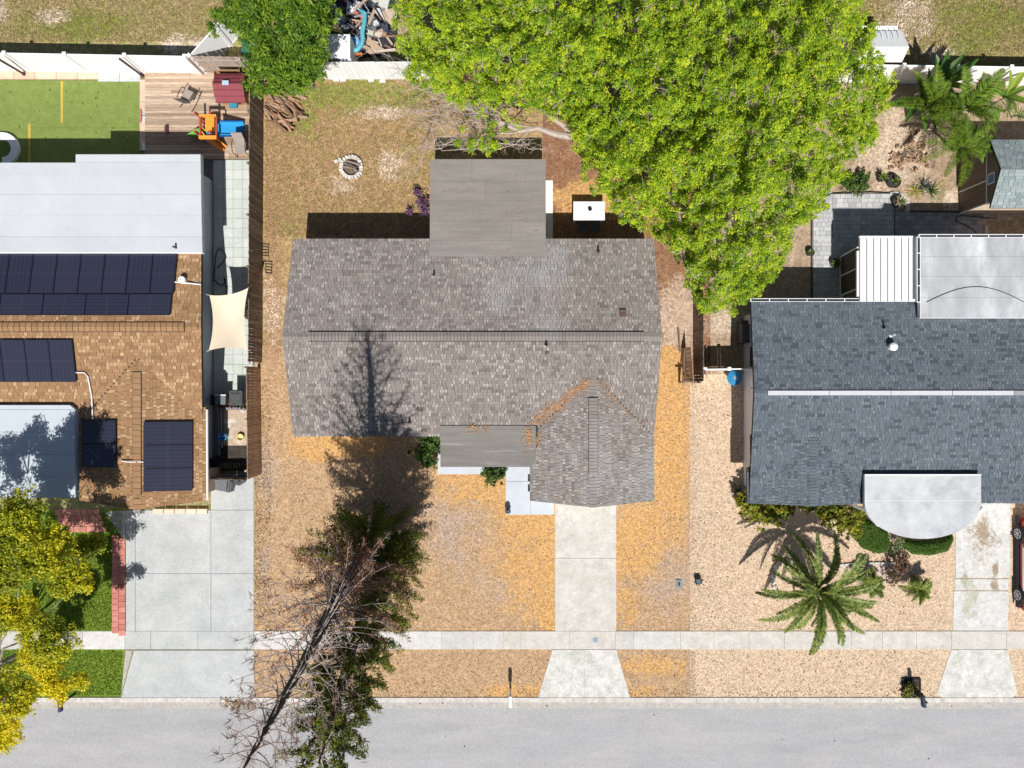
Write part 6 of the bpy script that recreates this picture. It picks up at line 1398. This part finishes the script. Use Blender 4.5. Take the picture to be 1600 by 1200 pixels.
leafy('yucca_plant', 'bright green spiky plant in the sandy yard beside the dark one', 1453, 300, 28, .55, .055, strap, (0, 75))
leafy('spiky_plant', 'thin spiky plant by the white fence above the shed', 1575, 172, 14, .6, .05, strap, (0, 60)); leafy('spiky_plant', 'spiky plant at the frame edge by the white fence near the shed', 1592, 180, 14, .5, .05, strap, (0, 60))
def shrub(label, blobs, mt, n, per=16, size=.06, base=None, cat='shrub', name='shrub', rad=(.08, .16), up=.6):
    base = P(blobs[0][0], blobs[0][1], 0) if base is None else Vector(base); t = thing(name, base, label, cat); cs = []; tot = sum(b[3]**2 for b in blobs)
    for (a, b, h_, r_, f_) in blobs:
        k = int(n*r_**2/tot); d = rng.normal(0, 1, (k, 3)); d[:, 2] = abs(d[:, 2]); d /= np.linalg.norm(d, axis=1)[:, None]; nn_ = np.array([noise.noise(Vector(q)*2.4+Vector((a, b*.1, 0))) for q in d])[:, None]; cs.append(np.array(P(a, b, h_))+d*(rng.random((k, 1))**.5)*r_*(1.05+1.1*nn_)*np.array([1, 1, f_]))
    cs = np.concatenate(cs); cs[:, 2] = np.maximum(cs[:, 2], .06); leaves('foliage', cs, rng.uniform(rad[0], rad[1], len(cs)), per, size, mt, t, up=up)
    m = MB(); list(branches(m, base+Vector((0, 0, .02)), [tuple(cs[i]) for i in rng.choice(len(cs), 12)], .02, 4, 3)); m.build('stems', barkg, t)['kind'] = 'stuff'; return t
leaf_dk = mat('deep_green_leaf', [(.02, .05, .012), (.05, .10, .02), (.10, .17, .03), (.17, .25, .05)], src='attr', rough=.45, trans=.25)
shrub('leafy green shrub beside the porch roof edge of the grey house', [(668, 697, .9, .55, .8), (676, 690, 1.1, .45, .8), (664, 712, .6, .40, .7), (674, 722, .4, .3, .7)], leaf_dk, 260, 15, .075)
shrub('round green shrub at the corner of porch slab and white step', [(770, 741, .7, .42, .9), (782, 738, .6, .35, .9), (762, 738, .55, .3, .9)], leaf_dk, 200, 15, .06)
shrub('purple leaved plant against the flat back extension wall', [(660, 318, .5, .28, .8), (650, 300, .35, .2, .7), (640, 330, .3, .18, .7), (664, 330, .5, .22, .8)], mat('purple_leaf', [(.05, .02, .06), (.12, .05, .13), (.20, .10, .20)], src='attr', rough=.6), 90, 10, .045)
hedge_m = mat('clipped_hedge_leaf', [(.03, .08, .01), (.07, .14, .012), (.11, .20, .02)], src='attr', rough=.55, trans=.2)
def hedge(label, pts, h_, n):
    q = [(P(a, b, .4).x, P(a, b, .4).y) for a, b in pts]; x0, x1 = min(a for a, b in q), max(a for a, b in q); y0, y1 = min(b for a, b in q), max(b for a, b in q)
    xx = rng.uniform(x0, x1, n*3); yy = rng.uniform(y0, y1, n*3); k = in_poly(xx, yy, q); xx, yy = xx[k], yy[k]; e = edge_dist(xx, yy, q)
    z = h_*np.clip(.45+e/.35, 0, 1)*rng.uniform(.85, 1, len(xx)); z = np.where(rng.random(len(xx)) < .2, z*rng.random(len(xx)), z)
    c = Vector((float(xx.mean()), float(yy.mean()), 0)); t = thing('hedge', c, label, 'hedge'); leaves('foliage', np.stack([xx, yy, z], 1), np.full(len(xx), .07), 14, .028, hedge_m, t, up=.9)
    m = MB(); list(branches(m, c+Vector((0, 0, .01)), [(float(xx[i]), float(yy[i]), float(z[i])-.08) for i in range(14)], .02, 4, 3)); m.build('stems', barkg, t)['kind'] = 'stuff'
hedge('rounded clipped hedge between the date palm shadow and half round porch roof', [(1332, 820), (1345, 812), (1365, 815), (1388, 830), (1393, 850), (1388, 863), (1370, 865), (1350, 856), (1336, 840)], .55, 1500)
hedge('crescent clipped hedge curving under the half round porch roof', [(1410, 843), (1440, 848), (1470, 844), (1490, 833), (1492, 845), (1483, 862), (1455, 868), (1430, 866), (1415, 855)], .5, 1400)
croton = mat('croton_leaf', [(.06, .09, .015), (.16, .20, .02), (.32, .32, .03), (.50, .40, .04)], src='attr', rough=.5, trans=.25)
shrub('olive yellow croton bush at the corner of the slate roofed house', [(1172, 788, .9, .6, .7), (1190, 800, .8, .6, .7), (1160, 780, .6, .35, .7), (1215, 797, .8, .5, .7), (1230, 790, .8, .4, .7)], croton, 420, 14, .085)
shrub('yellow green croton bush between the palm shadow and half round roof', [(1300, 800, .9, .6, .7), (1322, 812, .9, .55, .7), (1285, 792, .8, .45, .7), (1340, 800, .8, .45, .7), (1262, 790, .8, .4, .7), (1335, 826, .6, .35, .7)], croton, 460, 14, .085)
leafy('spiky_plant', 'spiky grey plant at the bare corner of the slate roofed house', 1152, 765, 14, .6, .05, strapd, (0, 60))
lowpalm = [frond_mesh(.95, 26, .045, .30, d_, mat('fan_leaflet', [(.08, .13, .02), (.18, .24, .04), (.34, .38, .10)], src='attr', rough=.45, trans=.2)) for d_ in (.5, .9, 1.2)]
palm('small_palm', 'small bright palm at the end of the edged rock bed', P(1430, 925, 0), P(1433, 920, .5), sp_ring(18, (-5, 60), .85), lowpalm, .07, cat='palm')
palm('small_palm', 'small palm growing close beside the large date palm', P(1352, 912, 0), P(1358, 912, .6), sp_ring(16, (-5, 60), .9), lowpalm, .07, cat='palm')
shrub('dark shrub with reddish tips behind the small bright palm', [(1405, 885, .6, .4, .9), (1395, 900, .4, .35, .8), (1412, 870, .4, .25, .8)], mat('reddish_leaf', [(.05, .06, .02), (.14, .10, .05), (.34, .14, .12)], src='attr', rough=.6, trans=.1), 160, 12, .05)
shrub('pale sparse shrub between the two clipped hedges', [(1402, 850, .4, .28, .8), (1398, 862, .3, .22, .7)], mat('pale_green_leaf', [(.12, .16, .06), (.30, .34, .18)], src='attr', rough=.6), 70, 9, .045)
bedm = mat('pink_lava_rock', [(.48, .33, .28), (.62, .48, .42), (.30, .18, .15)], scale=10, rough=.95, speck=(14, .3), bump=1, bscale=15)
blob(1375, 893, 62, 15, .018, 'rock_bed', bedm, None, 24, 3)['kind'] = 'structure'; 
be2 = thing('bed_edging', P(1360, 880), 'pale stone edging along the pinkish rock bed', 'edging')
for k in range(12): p = P(1304+k*9.5, 884-2.2*math.sin(k/11*3.14)-k*.3, .05); piece('edging_stone', conc_walk, p, (.27, .1, .09), be2, rz=random.uniform(-.1, .1))
for k in range(7): p = P(1330+k*9, 907+k*.3, .05); piece('edging_stone', conc_walk, p, (.25, .1, .09), be2, rz=random.uniform(-.1, .1))
rk = thing('rock_ring', P(1215, 908), 'curved row of pale rocks beside the date palm trunk', 'rock edging')
for k in range(11):
    a = R(70+k*17); p = P(1228+20*math.cos(a), 905-28*math.sin(a), .1); m = MB(); r0 = .13
    pr = [(r0*.9, -.1), (r0*1.1, 0), (r0*.8, .08), (.01, .12)]; m.lathe(p, pr, 7); m.build('rock', stone, rk)
# potted plants on the patio
terr = mat('dark_pot', [(.03, .028, .03), (.06, .05, .05)], scale=5, rough=.6)
def pot(px_, py_, r, lab, mt, n=12, L=.35, W=.06, el=(15, 80)):
    t = thing('potted_plant', P(px_, py_), lab, 'potted plant'); p = P(px_, py_)
    m = MB(); m.lathe(p, [(.001, .01), (r*.75, .01), (r, .3), (r*1.05, .32), (r*.9, .32), (r*.88, .27), (.001, .27)], 18); m.build('pot', terr, t)
    m = MB(); vs = []
    for k in range(5):
        q = k/4; w_ = W*math.sin(math.pi*min(.97, .15+q*.83))/2; vs += [(L*q, -w_, L*(.3*q-.25*q*q)), (L*q, w_, L*(.3*q-.25*q*q))]
    m.mesh(vs, [(k*2, k*2+2, k*2+3, k*2+1) for k in range(4)])
    allm = MB()
    for i in range(n*2):
        M_ = Matrix.Translation(p+Vector((0, 0, .28))) @ Matrix.Rotation(i*2.4, 4, 'Z') @ Matrix.Rotation(-R(random.uniform(*el)), 4, 'Y') @ Matrix.Scale(random.uniform(.7, 1.2), 4); allm.mesh([M_ @ Vector(v_) for v_ in vs], m.f, random.random())
    allm.build('foliage', mt, t)['kind'] = 'stuff'
green_pl = mat('pot_foliage', [(.06, .12, .03), (.16, .24, .05), (.34, .36, .10)], src='attr', rough=.5, trans=.2); orange_pl = mat('orange_foliage', [(.50, .22, .03), (.72, .40, .04)], src='attr', rough=.5, trans=.2); pink_pl = mat('mixed_foliage', [(.10, .2, .04), (.30, .34, .12), (.70, .45, .42)], src='attr', rough=.5, trans=.2)
pot(1374, 280, .20, 'small pot with yellow green plant in the sandy yard near the big tree', green_pl, 10)
pot(1392, 286, .32, 'large dark round pot with low green plant, biggest pot in the yard', green_pl, 12, .35)
pot(1399, 317, .28, 'dark pot with pink and green plant on the patio corner', pink_pl, 14, .4)
pot(1301, 412, .22, 'dark pot with variegated plant on the patio by the screened porch', green_pl, 14, .32)
pot(1315, 421, .14, 'small pot of orange leaves against the screened porch sill', orange_pl, 12, .32, .09)
pot(1263, 396, .17, 'round dark pot at the patio edge below the big tree', green_pl, 5, .2)
shrub('low green shrub at the top edge of the paver patio', [(1335, 288, .4, .45, .8), (1345, 292, .35, .3, .8), (1322, 285, .4, .3, .8), (1350, 278, .4, .3, .8)], leaf_dk, 200, 13, .07)
shrub('brown dry palm debris heap in the sandy yard', [(1428, 232, .05, .7, .15), (1412, 246, .04, .6, .12), (1440, 244, .04, .5, .12), (1400, 256, .03, .5, .1)], mat('dry_frond', [(.22, .13, .08), (.40, .26, .16), (.50, .36, .24)], src='attr', rough=.9), 70, 7, .13, name='frond_heap', cat='debris heap', up=1.2)
# planted square by the kerb
t = thing('planter_frame', P(1424, 1073), 'small square planted frame at the kerb beside the slate mailbox', 'planter')
for (a, b, c, d) in ((1410, 1060, 1438, 1060), (1410, 1090, 1438, 1090), (1410, 1060, 1410, 1090), (1438, 1060, 1438, 1090)):
    m = MB(); m.tube([P(a, b, .06), P(c, d, .06)], .03, 5); m.build('frame_rail', blackm, t)
m = MB(); m.prism([(X(1411), Y(1089)), (X(1437), Y(1089)), (X(1437), Y(1061)), (X(1411), Y(1061))], .013, .03); m.build('soil', blk, t)
shrub('little green and yellow plants inside the square kerb planter', [(1421, 1075, .25, .3, .8), (1418, 1082, .15, .22, .8), (1432, 1082, .2, .2, .8)], mat('mixed_kerb_leaf', [(.04, .08, .02), (.12, .16, .03), (.50, .34, .05)], src='attr', rough=.6, trans=.1), 110, 10, .05)
m = MB(); p = P(1422, 1071, 0); m.box(p.x-.08, p.x+.08, p.y-.08, p.y+.08, .03, .75); m.box(p.x-.05, p.x+.05, p.y-.05, p.y+.05, .75, 1.0); tag(m.build('garden_post', blackm, origin='auto'), 'short dark post standing in the square kerb planter', 'post')
# debris by the left kerb
shrub('low dry weeds at the kerb beside the dead conifer', [(372, 1098, .02, .42, .1), (355, 1096, .02, .25, .1), (392, 1099, .02, .3, .1)], litter, 70, 7, .045, name='weed_patch', cat='weeds')
